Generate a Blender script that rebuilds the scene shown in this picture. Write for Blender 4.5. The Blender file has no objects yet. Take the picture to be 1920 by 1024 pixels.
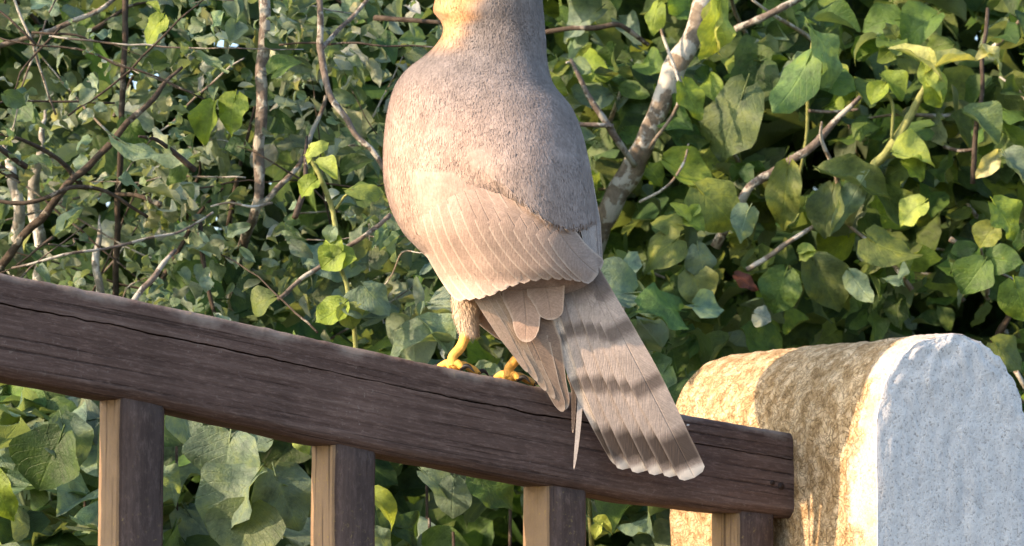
import bpy, bmesh, math, random
from mathutils import Vector, Matrix, noise
random.seed(11)
R = math.radians
scene = bpy.context.scene
C = scene.collection

# ------------------------------------------------------------------ camera
F = 5000.0                                   # focal length in photo pixels (1920 wide)
PIT = math.atan(468 / F)
CAM = Vector((0, 0, 1.55))
cam_data = bpy.data.cameras.new('camera')
cam_data.sensor_width = 36
cam_data.lens = 36 * F / 1920
cam_data.clip_start, cam_data.clip_end = 0.05, 500
cam_data.dof.use_dof = True
cam_data.dof.focus_distance = 2.22
cam_data.dof.aperture_fstop = 20
cam = bpy.data.objects.new('camera', cam_data)
C.objects.link(cam)
cam.location = CAM
cam.rotation_euler = (R(90) + PIT, 0, 0)
scene.camera = cam

# ------------------------------------------------------------------ sky, sun, exposure
SUN_AZ, SUN_EL = 205.5, 25.0                 # degrees from +X, anticlockwise
sx, sy = math.cos(R(SUN_AZ)), math.sin(R(SUN_AZ))
world = bpy.data.worlds.new('World')
scene.world = world
world.use_nodes = True
wn = world.node_tree
bg = wn.nodes['Background']
sky = wn.nodes.new('ShaderNodeTexSky')
sky.sky_type = 'NISHITA'
sky.sun_disc = False
sky.sun_elevation = R(SUN_EL)
sky.sun_rotation = math.atan2(sx, sy)
sky.air_density, sky.dust_density, sky.ozone_density = 1.0, 2.0, 1.0
wn.links.new(sky.outputs[0], bg.inputs[0])
bg.inputs[1].default_value = 0.15
sd = bpy.data.lights.new('sun', 'SUN')
sd.energy = 3.4
sd.angle = R(0.6)
sd.color = (1.0, 0.68, 0.44)
sun = bpy.data.objects.new('sun', sd)
C.objects.link(sun)
sv = Vector((sx * math.cos(R(SUN_EL)), sy * math.cos(R(SUN_EL)), math.sin(R(SUN_EL))))
sun.rotation_euler = sv.to_track_quat('Z', 'Y').to_euler()
sun.location = sv * 20
scene.view_settings.view_transform = 'Standard'
scene.view_settings.look = 'None'
scene.view_settings.exposure = 1.42
scene.view_settings.gamma = 1
scene.cycles.max_bounces = 8
scene.cycles.transmission_bounces = 4

# ------------------------------------------------------------------ pixel helpers (directions only)
FWD = Vector((0, math.cos(PIT), math.sin(PIT)))
UPV = Vector((0, -math.sin(PIT), math.cos(PIT)))
def ray(px, py):
    return Vector(((px - 960) / F, 0, 0)) + FWD - UPV * ((py - 512) / F)
def at(px, py, Y):
    d = ray(px, py)
    return CAM + d * (Y / d.y)
def onplane(px, py, p0, n):
    d = ray(px, py)
    return CAM + d * ((p0 - CAM).dot(n) / d.dot(n))
def lerp(a, b, t): return a + (b - a) * t
def interp(x, xs, ys):
    if x <= xs[0]: return ys[0] + (x - xs[0]) * (ys[1] - ys[0]) / (xs[1] - xs[0])
    for i in range(1, len(xs)):
        if x <= xs[i]:
            return lerp(ys[i - 1], ys[i], (x - xs[i - 1]) / (xs[i] - xs[i - 1]))
    return ys[-1] + (x - xs[-1]) * (ys[-1] - ys[-2]) / (xs[-1] - xs[-2])
def sinterp(x, xs, ys):                      # smooth (Catmull-Rom) and clamped
    if x <= xs[0]: return ys[0]
    if x >= xs[-1]: return ys[-1]
    for i in range(1, len(xs)):
        if x <= xs[i]:
            h = xs[i] - xs[i - 1]
            t = (x - xs[i - 1]) / h
            def m(k):
                if k == 0: return (ys[1] - ys[0]) / (xs[1] - xs[0])
                if k == len(xs) - 1: return (ys[-1] - ys[-2]) / (xs[-1] - xs[-2])
                return (ys[k + 1] - ys[k - 1]) / (xs[k + 1] - xs[k - 1])
            m0, m1 = m(i - 1) * h, m(i) * h
            return (2*t**3 - 3*t*t + 1) * ys[i-1] + (t**3 - 2*t*t + t) * m0 + (-2*t**3 + 3*t*t) * ys[i] + (t**3 - t*t) * m1

# ------------------------------------------------------------------ object helpers
def tag(o, label=None, cat=None, group=None, kind=None):
    if label: o['label'] = label
    if cat: o['category'] = cat
    if group: o['group'] = group
    if kind: o['kind'] = kind
    return o
def empty(name, loc):
    o = bpy.data.objects.new(name, None)
    o.empty_display_size = 0.05
    C.objects.link(o)
    o.location = loc
    return o
def mesh_data(name, verts, faces, mat, uvs=None, cols=None, smooth=True):
    me = bpy.data.meshes.new(name)
    me.from_pydata([tuple(v) for v in verts], [], faces)
    if uvs:
        lay = me.uv_layers.new(name='UVMap')
        li = [0] * len(me.loops)
        me.loops.foreach_get('vertex_index', li)
        flat = []
        for i in li: flat += [uvs[i][0], uvs[i][1]]
        lay.data.foreach_set('uv', flat)
    if cols:
        ca = me.color_attributes.new('Col', 'FLOAT_COLOR', 'POINT')
        flat = []
        for c in cols: flat += [c[0], c[1], c[2], 1.0]
        ca.data.foreach_set('color', flat)
    if smooth:
        me.polygons.foreach_set('use_smooth', [True] * len(me.polygons))
    if mat: me.materials.append(mat)
    me.update()
    return me
def link(name, me, parent=None):
    o = bpy.data.objects.new(name, me)
    C.objects.link(o)
    if parent:
        o.parent = parent
        o.matrix_parent_inverse = Matrix.Translation(parent.location).inverted() if parent.parent is None else Matrix.Identity(4)
    return o
def child(name, verts, faces, mat, parent=None, uvs=None, cols=None, smooth=True):
    """mesh given in world coordinates; parent a top-level Empty / mesh or one of their parts (all of which keep world coordinates)"""
    return link(name, mesh_data(name, verts, faces, mat, uvs, cols, smooth), parent)

def tube(points, radii, seg=8, wob=0.0, seed=0):
    verts, faces, uvs = [], [], []
    n = len(points)
    pts = [Vector(p) for p in points]
    ref = Vector((0.3, 0.9, 0.2)).normalized()
    L = 0
    for i, p in enumerate(pts):
        t = (pts[min(i + 1, n - 1)] - pts[max(i - 1, 0)]).normalized()
        a = t.cross(ref)
        if a.length < 1e-4: a = t.cross(Vector((1, 0, 0)))
        a.normalize(); b = t.cross(a)
        if i: L += (pts[i] - pts[i - 1]).length
        for k in range(seg):
            th = 2 * math.pi * k / seg
            r = radii[i]
            if wob: r *= 1 + wob * noise.noise(Vector((math.cos(th) * 1.3 + seed, math.sin(th) * 1.3, L / max(radii[i], 1e-4) * .35)))
            verts.append(p + a * (math.cos(th) * r) + b * (math.sin(th) * r))
            uvs.append((k / seg, L))
    for i in range(n - 1):
        for k in range(seg):
            k2 = (k + 1) % seg
            faces.append((i*seg + k, i*seg + k2, (i+1)*seg + k2, (i+1)*seg + k))
    faces.append(tuple(range(seg))[::-1])
    faces.append(tuple((n-1)*seg + k for k in range(seg)))
    return verts, faces, uvs
def smooth_path(pts, radii, sub=5):
    ts = list(range(len(pts)))
    out, rr = [], []
    for i in range((len(pts) - 1) * sub + 1):
        t = i / sub
        out.append(Vector([sinterp(t, ts, [p[k] for p in pts]) for k in range(3)]))
        rr.append(interp(t, ts, radii))
    return out, rr

# ------------------------------------------------------------------ materials
def material(name):
    m = bpy.data.materials.new(name)
    m.use_nodes = True
    nt = m.node_tree
    b = nt.nodes['Principled BSDF']
    def N(t, **kw):
        n = nt.nodes.new(t)
        for k, v in kw.items():
            if k.startswith('i_'):
                n.inputs[k[2:].replace('_', ' ')].default_value = v
            else: setattr(n, k, v)
        return n
    return m, nt, b, N, nt.links.new
def ramp(N, stops, interp_='LINEAR'):
    n = N('ShaderNodeValToRGB')
    cr = n.color_ramp
    cr.interpolation = interp_
    while len(cr.elements) < len(stops): cr.elements.new(0.5)
    for e, (p, c) in zip(cr.elements, stops):
        e.position = p
        e.color = (c, c, c, 1) if isinstance(c, (int, float)) else (*c, 1)
    return n
def mixc(N, L, fac, a, b, mode='MIX'):
    n = N('ShaderNodeMix', data_type='RGBA', blend_type=mode)
    for sock, v in ((n.inputs[0], fac), (n.inputs[6], a), (n.inputs[7], b)):
        if isinstance(v, (int, float)): sock.default_value = v
        elif isinstance(v, tuple): sock.default_value = (*v, 1)
        else: L(v, sock)
    return n.outputs[2]
def mathn(N, L, op, *vals):
    n = N('ShaderNodeMath', operation=op)
    for i, v in enumerate(vals):
        if isinstance(v, (int, float)): n.inputs[i].default_value = v
        else: L(v, n.inputs[i])
    return n.outputs[0]
def bump(N, L, b, h, strength=0.4, dist=0.002, prev=None):
    n = N('ShaderNodeBump')
    n.inputs['Strength'].default_value = strength
    n.inputs['Distance'].default_value = dist
    L(h, n.inputs['Height'])
    if prev: L(prev, n.inputs['Normal'])
    if b: L(n.outputs[0], b.inputs['Normal'])
    return n.outputs[0]
def noise_tex(N, L, vec, scale, detail=5, rough=0.6, dist=0.0):
    n = N('ShaderNodeTexNoise')
    n.inputs['Scale'].default_value = scale
    n.inputs['Detail'].default_value = detail
    n.inputs['Roughness'].default_value = rough
    n.inputs['Distortion'].default_value = dist
    if vec is not None: L(vec, n.inputs['Vector'])
    return n.outputs[0]

def mat_wood(name, base, light, dark, uvgrain=True, lichen=(0.36, 0.33, 0.29), lich_amt=0.55, worn_lit=None):
    m, nt, b, N, L = material(name)
    uv = N('ShaderNodeUVMap').outputs[0]
    mp = N('ShaderNodeMapping'); L(uv, mp.inputs[0]); mp.inputs['Scale'].default_value = (5, 150, 1)
    grain = noise_tex(N, L, mp.outputs[0], 1.0, 8, 0.70, 0.0)
    mp2 = N('ShaderNodeMapping'); L(uv, mp2.inputs[0]); mp2.inputs['Scale'].default_value = (40, 420, 1)
    fine = noise_tex(N, L, mp2.outputs[0], 1.0, 3, 0.7)
    obj = N('ShaderNodeTexCoord').outputs['Object']
    blot = noise_tex(N, L, obj, 14, 5, 0.65)
    speck = noise_tex(N, L, obj, 240, 3, 0.7)
    r1 = ramp(N, [(0.30, dark), (0.52, base), (0.72, light)]); L(grain, r1.inputs[0])
    r2 = ramp(N, [(0.35, 0.80), (0.65, 1.14)]); L(blot, r2.inputs[0])
    c = mixc(N, L, 1.0, r1.outputs[0], r2.outputs[0], 'MULTIPLY')
    rs = ramp(N, [(0.60, 0.0), (0.74, 1.0)]); L(speck, rs.inputs[0])
    rb = ramp(N, [(0.45, 0.0), (0.7, lich_amt)]); L(blot, rb.inputs[0])
    f = mathn(N, L, 'MULTIPLY', rs.outputs[0], rb.outputs[0])
    c = mixc(N, L, f, c, lichen)
    if worn_lit:  # wear on the handrail, painted sunlight on the balusters
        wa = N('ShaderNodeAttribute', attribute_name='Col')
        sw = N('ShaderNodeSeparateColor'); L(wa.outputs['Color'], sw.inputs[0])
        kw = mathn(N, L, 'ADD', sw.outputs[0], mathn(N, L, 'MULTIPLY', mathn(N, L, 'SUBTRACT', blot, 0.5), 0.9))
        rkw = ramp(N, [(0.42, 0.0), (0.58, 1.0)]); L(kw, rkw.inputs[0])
        bare = mixc(N, L, 1.0, worn_lit, r2.outputs[0], 'MULTIPLY')
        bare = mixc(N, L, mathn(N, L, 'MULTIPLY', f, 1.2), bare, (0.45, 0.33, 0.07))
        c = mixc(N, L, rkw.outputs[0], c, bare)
    mp3 = N('ShaderNodeMapping'); L(uv, mp3.inputs[0]); mp3.inputs['Scale'].default_value = (3.2, 230, 1)
    chk = noise_tex(N, L, mp3.outputs[0], 1.0, 5, 0.62, 0.0)
    rch = ramp(N, [(0.36, 1.0), (0.42, 0.0)]); L(chk, rch.inputs[0])
    c = mixc(N, L, mathn(N, L, 'MULTIPLY', rch.outputs[0], 0.65), c, (0.022, 0.014, 0.012))
    mp4 = N('ShaderNodeMapping'); L(uv, mp4.inputs[0]); mp4.inputs['Scale'].default_value = (70, 330, 1)
    dust = noise_tex(N, L, mp4.outputs[0], 1.0, 5, 0.8)
    rdu = ramp(N, [(0.50, 0.0), (0.70, 0.42)]); L(dust, rdu.inputs[0])
    c = mixc(N, L, rdu.outputs[0], c, tuple(min(1, x * 1.9) for x in light))
    L(c, b.inputs['Base Color'])
    b.inputs['Roughness'].default_value = 0.82
    b.inputs['Specular IOR Level'].default_value = 0.25
    h = mathn(N, L, 'ADD', mathn(N, L, 'MULTIPLY', grain, 1.0), mathn(N, L, 'MULTIPLY', fine, 0.5))
    h = mathn(N, L, 'ADD', h, mathn(N, L, 'MULTIPLY', speck, 0.5))
    h = mathn(N, L, 'SUBTRACT', h, mathn(N, L, 'MULTIPLY', rch.outputs[0], 0.8))
    bump(N, L, b, h, 0.7, 0.0016)
    return m
M_RAIL = mat_wood('dark_stained_wood', (0.108, 0.070, 0.058), (0.165, 0.118, 0.100), (0.056, 0.034, 0.028), worn_lit=(0.22, 0.182, 0.155))
M_BAL = mat_wood('baluster_wood', (0.075, 0.054, 0.048), (0.115, 0.086, 0.076), (0.042, 0.030, 0.026), lichen=(0.34, 0.27, 0.10), lich_amt=0.9, worn_lit=(0.27, 0.19, 0.115))  # last tone paints sunlight on the left faces

def mat_render():
    """rough roughcast render of the post: white on the faces, brown crust of lichen and dirt on the weather side (a shape of its own)"""
    m, nt, b, N, L = material('roughcast_render')
    obj = N('ShaderNodeTexCoord').outputs['Object']
    at_ = N('ShaderNodeAttribute', attribute_name='Col')
    sep = N('ShaderNodeSeparateColor'); L(at_.outputs['Color'], sep.inputs[0])
    big = noise_tex(N, L, obj, 16, 6, 0.65)
    mid = noise_tex(N, L, obj, 70, 5, 0.7)
    fine = noise_tex(N, L, obj, 330, 4, 0.75)
    vor = N('ShaderNodeTexVoronoi', feature='DISTANCE_TO_EDGE'); vor.inputs['Scale'].default_value = 150; 
    wv = N('ShaderNodeVectorMath', operation='ADD'); L(obj, wv.inputs[0])
    nz = N('ShaderNodeTexNoise'); nz.inputs['Scale'].default_value = 60; L(obj, nz.inputs['Vector'])
    sc = N('ShaderNodeVectorMath', operation='SCALE'); sc.inputs['Scale'].default_value = 0.035; L(nz.outputs[1], sc.inputs[0]); L(sc.outputs[0], wv.inputs[1])
    L(wv.outputs[0], vor.inputs['Vector'])
    crack = ramp(N, [(0.0, 1.0), (0.10, 0.0)]); L(vor.outputs['Distance'], crack.inputs[0])
    # clean face
    rw = ramp(N, [(0.30, (0.62, 0.63, 0.63)), (0.6, (0.80, 0.81, 0.80))]); L(mid, rw.inputs[0])
    pit = ramp(N, [(0.37, 1.0), (0.45, 0.0)]); L(fine, pit.inputs[0])
    white = mixc(N, L, mathn(N, L, 'MULTIPLY', pit.outputs[0], 0.75), rw.outputs[0], (0.30, 0.29, 0.28))
    soiled = mixc(N, L, 1.0, white, (0.84, 0.76, 0.69), 'MULTIPLY')
    stain = ramp(N, [(0.40, 0.0), (0.62, 0.8)]); L(big, stain.inputs[0])
    mst = ramp(N, [(0.42, 0.0), (0.56, 1.0)]); L(mid, mst.inputs[0])
    soiled = mixc(N, L, mathn(N, L, 'MULTIPLY', stain.outputs[0], mst.outputs[0]), soiled, (0.40, 0.31, 0.21))
    soiled = mixc(N, L, mathn(N, L, 'MULTIPLY', crack.outputs[0], 0.35), soiled, (0.30, 0.24, 0.18))
    white = mixc(N, L, sep.outputs[1], white, soiled)
    # lichen crust
    rc = ramp(N, [(0.30, (0.27, 0.185, 0.09)), (0.46, (0.47, 0.34, 0.185)), (0.62, (0.72, 0.58, 0.38))]); L(mid, rc.inputs[0])
    crust = mixc(N, L, mathn(N, L, 'MULTIPLY', mathn(N, L, 'MULTIPLY', crack.outputs[0], big), 0.9), rc.outputs[0], (0.115, 0.070, 0.032))
    fz = ramp(N, [(0.3, 0.75), (0.7, 1.2)]); L(fine, fz.inputs[0])
    crust = mixc(N, L, 1.0, crust, fz.outputs[0], 'MULTIPLY')
    # mask: attribute red = crust zone; torn edge by noise
    k = mathn(N, L, 'ADD', sep.outputs[0], mathn(N, L, 'MULTIPLY', mathn(N, L, 'SUBTRACT', big, 0.5), 1.5))
    k = mathn(N, L, 'ADD', k, mathn(N, L, 'MULTIPLY', mathn(N, L, 'SUBTRACT', mid, 0.5), 0.8))
    rk = ramp(N, [(0.42, 0.0), (0.56, 1.0)]); L(k, rk.inputs[0])
    c = mixc(N, L, rk.outputs[0], white, crust)
    L(c, b.inputs['Base Color'])
    b.inputs['Roughness'].default_value = 0.95
    b.inputs['Specular IOR Level'].default_value = 0.15
    h = mathn(N, L, 'ADD', mathn(N, L, 'MULTIPLY', fine, 0.7), mathn(N, L, 'MULTIPLY', mid, 0.8))
    h = mathn(N, L, 'SUBTRACT', h, mathn(N, L, 'MULTIPLY', mathn(N, L, 'MULTIPLY', crack.outputs[0], rk.outputs[0]), 0.5))
    h = mathn(N, L, 'ADD', h, mathn(N, L, 'MULTIPLY', rk.outputs[0], 0.25))
    bump(N, L, b, h, 0.8, 0.003)
    return m
M_POST = mat_render()

def mat_leaf(name, src):
    m, nt, b, N, L = material(name)
    if src == 'object':
        base = N('ShaderNodeObjectInfo').outputs['Color']
    else:
        base = N('ShaderNodeAttribute', attribute_name='Col').outputs['Color']
    uv = N('ShaderNodeUVMap').outputs[0]
    sp = N('ShaderNodeSeparateXYZ'); L(uv, sp.inputs[0])
    u = mathn(N, L, 'ABSOLUTE', mathn(N, L, 'SUBTRACT', sp.outputs[0], 0.5))
    mid = ramp(N, [(0.0, 1.0), (0.035, 0.0)]); L(u, mid.inputs[0])
    ph = mathn(N, L, 'SUBTRACT', mathn(N, L, 'MULTIPLY', sp.outputs[1], 44.0), mathn(N, L, 'MULTIPLY', u, 40.0))
    lat = mathn(N, L, 'SINE', ph)
    latr = ramp(N, [(0.93, 0.0), (1.0, 1.0)]); L(lat, latr.inputs[0])
    vein = mathn(N, L, 'MAXIMUM', mid.outputs[0], mathn(N, L, 'MULTIPLY', latr.outputs[0], 0.7))
    obj = N('ShaderNodeTexCoord').outputs['UV']
    oi = N('ShaderNodeObjectInfo')
    geo = N('ShaderNodeNewGeometry')
    blot = noise_tex(N, L, geo.outputs['Position'], 60, 4, 0.65)
    fine = noise_tex(N, L, geo.outputs['Position'], 420, 3, 0.7)
    rb = ramp(N, [(0.3, (0.50, 0.55, 0.60)), (0.5, (1, 1, 1)), (0.72, (1.55, 1.38, 0.95))]); L(blot, rb.inputs[0])
    c = mixc(N, L, 1.0, base, rb.outputs[0], 'MULTIPLY')
    # blemishes
    rbl = ramp(N, [(0.70, 0.0), (0.76, 1.0)]); L(blot, rbl.inputs[0])
    c = mixc(N, L, mathn(N, L, 'MULTIPLY', rbl.outputs[0], 0.35), c, (0.22, 0.16, 0.05))
    cv = mixc(N, L, 1.0, c, (1.7, 1.6, 1.4), 'MULTIPLY')
    c = mixc(N, L, mathn(N, L, 'MULTIPLY', vein, 0.35), c, cv)
    # paler, downy underside
    under = mixc(N, L, 0.42, c, (0.24, 0.30, 0.20))
    c = mixc(N, L, geo.outputs['Backfacing'], c, under)
    L(c, b.inputs['Base Color'])
    b.inputs['Roughness'].default_value = 0.5
    b.inputs['Specular IOR Level'].default_value = 0.35
    h = mathn(N, L, 'ADD', mathn(N, L, 'MULTIPLY', vein, -0.3), mathn(N, L, 'MULTIPLY', fine, 0.5))
    h = mathn(N, L, 'ADD', h, mathn(N, L, 'MULTIPLY', blot, 1.2))
    nrm = bump(N, L, b, h, 0.7, 0.0026)
    tr = N('ShaderNodeBsdfTranslucent')
    tc = mixc(N, L, 1.0, c, (1.5, 1.45, 0.6), 'MULTIPLY'); L(tc, tr.inputs[0]); L(nrm, tr.inputs[1])
    mx = N('ShaderNodeMixShader'); mx.inputs[0].default_value = 0.36
    L(b.outputs[0], mx.inputs[1]); L(tr.outputs[0], mx.inputs[2])
    L(mx.outputs[0], nt.nodes['Material Output'].inputs[0])
    return m
M_LEAF = mat_leaf('leaf', 'object')
M_LEAFS = mat_leaf('leaf_mass', 'attr')

def mat_bark(name, a, bcol, lich, amt):
    m, nt, b, N, L = material(name)
    geo = N('ShaderNodeNewGeometry').outputs['Position']
    mid = noise_tex(N, L, geo, 85, 6, 0.7, 0.4)
    big = noise_tex(N, L, geo, 42, 4, 0.6)
    r1 = ramp(N, [(0.32, a), (0.66, bcol)]); L(mid, r1.inputs[0])
    r2 = ramp(N, [(0.55 - amt * 0.3, 0.0), (0.60 - amt * 0.3, 1.0)]); L(big, r2.inputs[0])
    c = mixc(N, L, r2.outputs[0], r1.outputs[0], lich)
    L(c, b.inputs['Base Color'])
    b.inputs['Roughness'].default_value = 0.9
    b.inputs['Specular IOR Level'].default_value = 0.2
    bump(N, L, b, mathn(N, L, 'ADD', mid, mathn(N, L, 'MULTIPLY', r2.outputs[0], 0.3)), 0.9, 0.003)
    return m
M_BARK = mat_bark('grey_bark', (0.075, 0.062, 0.05), (0.22, 0.19, 0.165), (0.36, 0.36, 0.32), 0.15)
M_BARKD = mat_bark('dark_bark', (0.030, 0.024, 0.020), (0.095, 0.078, 0.062), (0.22, 0.21, 0.18), -0.15)
M_BARKT = mat_bark('tan_bark', (0.13, 0.108, 0.082), (0.30, 0.26, 0.205), (0.46, 0.46, 0.42), 0.22)
M_BARKW = mat_bark('pale_bark', (0.16, 0.15, 0.13), (0.40, 0.40, 0.37), (0.58, 0.59, 0.57), 0.15)
M_STEM = mat_bark('green_stem', (0.16, 0.19, 0.06), (0.30, 0.33, 0.13), (0.36, 0.36, 0.22), -0.4)

def mat_plumage(name):
    m, nt, b, N, L = material(name)
    c = N('ShaderNodeAttribute', attribute_name='Col').outputs['Color']
    geo = N('ShaderNodeNewGeometry').outputs['Position']
    mp = N('ShaderNodeMapping'); L(geo, mp.inputs[0]); mp.inputs['Scale'].default_value = (1, 1, 0.45)
    fine = noise_tex(N, L, mp.outputs[0], 520, 4, 0.7)
    mid = noise_tex(N, L, mp.outputs[0], 70, 4, 0.6)
    r = ramp(N, [(0.3, 0.78), (0.7, 1.2)]); L(fine, r.inputs[0])
    r2 = ramp(N, [(0.32, 0.84), (0.68, 1.12)]); L(mid, r2.inputs[0])
    c = mixc(N, L, 1.0, c, r.outputs[0], 'MULTIPLY')
    c = mixc(N, L, 1.0, c, r2.outputs[0], 'MULTIPLY')
    L(c, b.inputs['Base Color'])
    b.inputs['Roughness'].default_value = 0.85
    b.inputs['Specular IOR Level'].default_value = 0.15
    b.inputs['Sheen Weight'].default_value = 0.25
    b.inputs['Sheen Roughness'].default_value = 0.4
    bump(N, L, b, fine, 0.5, 0.001)
    return m
M_PLUM = mat_plumage('plumage')

def mat_feather(name, banded):
    m, nt, b, N, L = material(name)
    base = N('ShaderNodeObjectInfo').outputs['Color']
    uv = N('ShaderNodeUVMap').outputs[0]
    sp = N('ShaderNodeSeparateXYZ'); L(uv, sp.inputs[0])
    us = mathn(N, L, 'SUBTRACT', sp.outputs[0], 0.5)
    u = mathn(N, L, 'ABSOLUTE', us)
    v = sp.outputs[1]
    # barbs slant from the shaft towards the tip
    cmb = N('ShaderNodeCombineXYZ'); L(mathn(N, L, 'SUBTRACT', mathn(N, L, 'MULTIPLY', v, 110.0), mathn(N, L, 'MULTIPLY', u, 26.0)), cmb.inputs[0]); L(mathn(N, L, 'MULTIPLY', us, 3.0), cmb.inputs[1])
    barb = noise_tex(N, L, cmb.outputs[0], 1.0, 3, 0.6)
    geo = N('ShaderNodeNewGeometry').outputs['Position']
    grain = noise_tex(N, L, geo, 600, 3, 0.7)
    blot = noise_tex(N, L, geo, 55, 4, 0.6)
    r = ramp(N, [(0.3, 0.80), (0.7, 1.18)]); L(barb, r.inputs[0])
    c = mixc(N, L, 1.0, base, r.outputs[0], 'MULTIPLY')
    r = ramp(N, [(0.3, 0.82), (0.7, 1.15)]); L(grain, r.inputs[0])
    c = mixc(N, L, 1.0, c, r.outputs[0], 'MULTIPLY')
    r = ramp(N, [(0.3, 0.85), (0.7, 1.12)]); L(blot, r.inputs[0])
    c = mixc(N, L, 1.0, c, r.outputs[0], 'MULTIPLY')
    if banded:
        vw = mathn(N, L, 'ADD', v, mathn(N, L, 'MULTIPLY', mathn(N, L, 'SUBTRACT', blot, 0.5), 0.05))
        bands = ramp(N, [(0.0, 0.75), (0.13, 0.70), (0.19, 0.0), (0.245, 0.0), (0.275, 0.75), (0.31, 0.70), (0.345, 0.0), (0.50, 0.0), (0.535, 0.80), (0.575, 0.75), (0.61, 0.0), (0.755, 0.0), (0.81, 0.95), (0.915, 0.95), (0.948, 0.2)])
        L(vw, bands.inputs[0])
        fade = ramp(N, [(0.40, 1.0), (0.5, 0.8)]); L(u, fade.inputs[0])
        c = mixc(N, L, mathn(N, L, 'MULTIPLY', bands.outputs[0], fade.outputs[0]), c, (0.070, 0.055, 0.048))
        tipm = ramp(N, [(0.945, 0.0), (0.965, 1.0)]); L(vw, tipm.inputs[0])
        c = mixc(N, L, tipm.outputs[0], c, (0.82, 0.78, 0.72))
    # pale fringe
    fr = ramp(N, [(0.43, 0.0), (0.485, 1.0)]); L(u, fr.inputs[0])
    ft = ramp(N, [(0.955, 0.0), (0.985, 1.0)]); L(v, ft.inputs[0])
    fm = mathn(N, L, 'MULTIPLY', mathn(N, L, 'MAXIMUM', fr.outputs[0], ft.outputs[0]), 0.12 if banded else 0.5)
    c = mixc(N, L, fm, c, (0.70, 0.60, 0.50))
    sh = ramp(N, [(0.0, 1.0), (0.028, 0.0)]); L(u, sh.inputs[0])
    c = mixc(N, L, mathn(N, L, 'MULTIPLY', sh.outputs[0], 0.25), c, (0.14, 0.10, 0.075))
    L(c, b.inputs['Base Color'])
    b.inputs['Roughness'].default_value = 0.7
    b.inputs['Specular IOR Level'].default_value = 0.2
    b.inputs['Sheen Weight'].default_value = 0.15
    bump(N, L, b, mathn(N, L, 'ADD', barb, mathn(N, L, 'MULTIPLY', sh.outputs[0], 1.2)), 0.5, 0.0008)
    return m
M_FEATH = mat_feather('flight_feather', False)
M_TAIL = mat_feather('tail_feather', True)

def mat_simple(name, col, rough=0.6, var=0.25, scale=60, bmp=0.4, dist=0.001, spec=0.4):
    m, nt, b, N, L = material(name)
    geo = N('ShaderNodeNewGeometry').outputs['Position']
    n = noise_tex(N, L, geo, scale, 5, 0.65)
    r = ramp(N, [(0.3, 1 - var), (0.7, 1 + var)]); L(n, r.inputs[0])
    L(mixc(N, L, 1.0, tuple(col), r.outputs[0], 'MULTIPLY'), b.inputs['Base Color'])
    b.inputs['Roughness'].default_value = rough
    b.inputs['Specular IOR Level'].default_value = spec
    bump(N, L, b, n, bmp, dist)
    return m
M_LEG = mat_simple('yellow_scaly_skin', (0.85, 0.44, 0.085), 0.65, 0.25, 420, 0.6, 0.0008)
M_CLAW = mat_simple('claw', (0.02, 0.018, 0.016), 0.3, 0.2, 200, 0.1)
M_EYE = mat_simple('eye', (0.75, 0.35, 0.03), 0.1, 0.1, 300, 0.0)
M_SOIL = mat_simple('soil', (0.075, 0.058, 0.04), 0.95, 0.45, 9, 0.8, 0.02, 0.1)
M_CONC = mat_simple('weathered_concrete', (0.34, 0.32, 0.29), 0.95, 0.3, 30, 0.8, 0.004, 0.1)
M_IRON = mat_simple('rusty_nail', (0.03, 0.018, 0.014), 0.7, 0.4, 300, 0.5)
M_DROP = mat_simple('chalky_white', (0.78, 0.76, 0.72), 0.9, 0.1, 300, 0.3)

# ------------------------------------------------------------------ setting: ground
G = 14
gv, gf = [], []
for j in range(G + 1):
    for i in range(G + 1):
        fx, fy = (i / G - .5) * 2, (j / G - .5) * 2
        x, y = math.copysign(abs(fx) ** 3, fx) * 150, math.copysign(abs(fy) ** 3, fy) * 150 + 3
        gv.append((x, y, 0.03 * noise.noise(Vector((x * .7, y * .7, 0))) if abs(x) + abs(y) < 40 else 0))
for j in range(G):
    for i in range(G):
        a = j * (G + 1) + i
        gf.append((a, a + 1, a + G + 2, a + G + 1))
tag(child('ground', gv, gf, M_SOIL), 'bare brown garden soil under the shrubs', 'ground', kind='structure')

# ------------------------------------------------------------------ fence axes
PHI = R(29)
U = Vector((math.cos(PHI), math.sin(PHI), 0))       # along the rail, away to the right
NN = Vector((math.sin(PHI), -math.cos(PHI), 0))     # front of the fence, towards the viewer
P0 = at(900, 760, 2.25)
def on_rail(px, py): return onplane(px, py, P0, NN)

# rail profile read off the photograph, as heights along the fence
TX = [0, 200, 500, 850, 1250, 1490]; TY = [510, 549, 613, 690, 770, 812]
BX = [0, 230, 580, 1000, 1225, 1490]; BY = [706, 748, 824, 905, 944, 972]
st, zt = [], []
for x, y in zip(TX, TY):
    p = on_rail(x, y); st.append((p - P0).dot(U)); zt.append(p.z)
sb, zb = [], []
for x, y in zip(BX, BY):
    p = on_rail(x, y); sb.append((p - P0).dot(U)); zb.append(p.z)
def smooth_end(s, xs, ys):
    if s <= xs[0] or s >= xs[-1]: return interp(s, xs, ys)
    return sinterp(s, xs, ys)
S0, S1 = st[0] - 1.35, st[-1]
RAIL_D = 0.056
def z_top(s): return smooth_end(s, st, zt)
def z_bot(s): return smooth_end(s, sb, zb)
def rail_pt(s, depth, z):
    p = P0 + U * s - NN * depth
    return Vector((p.x, p.y, z))

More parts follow.
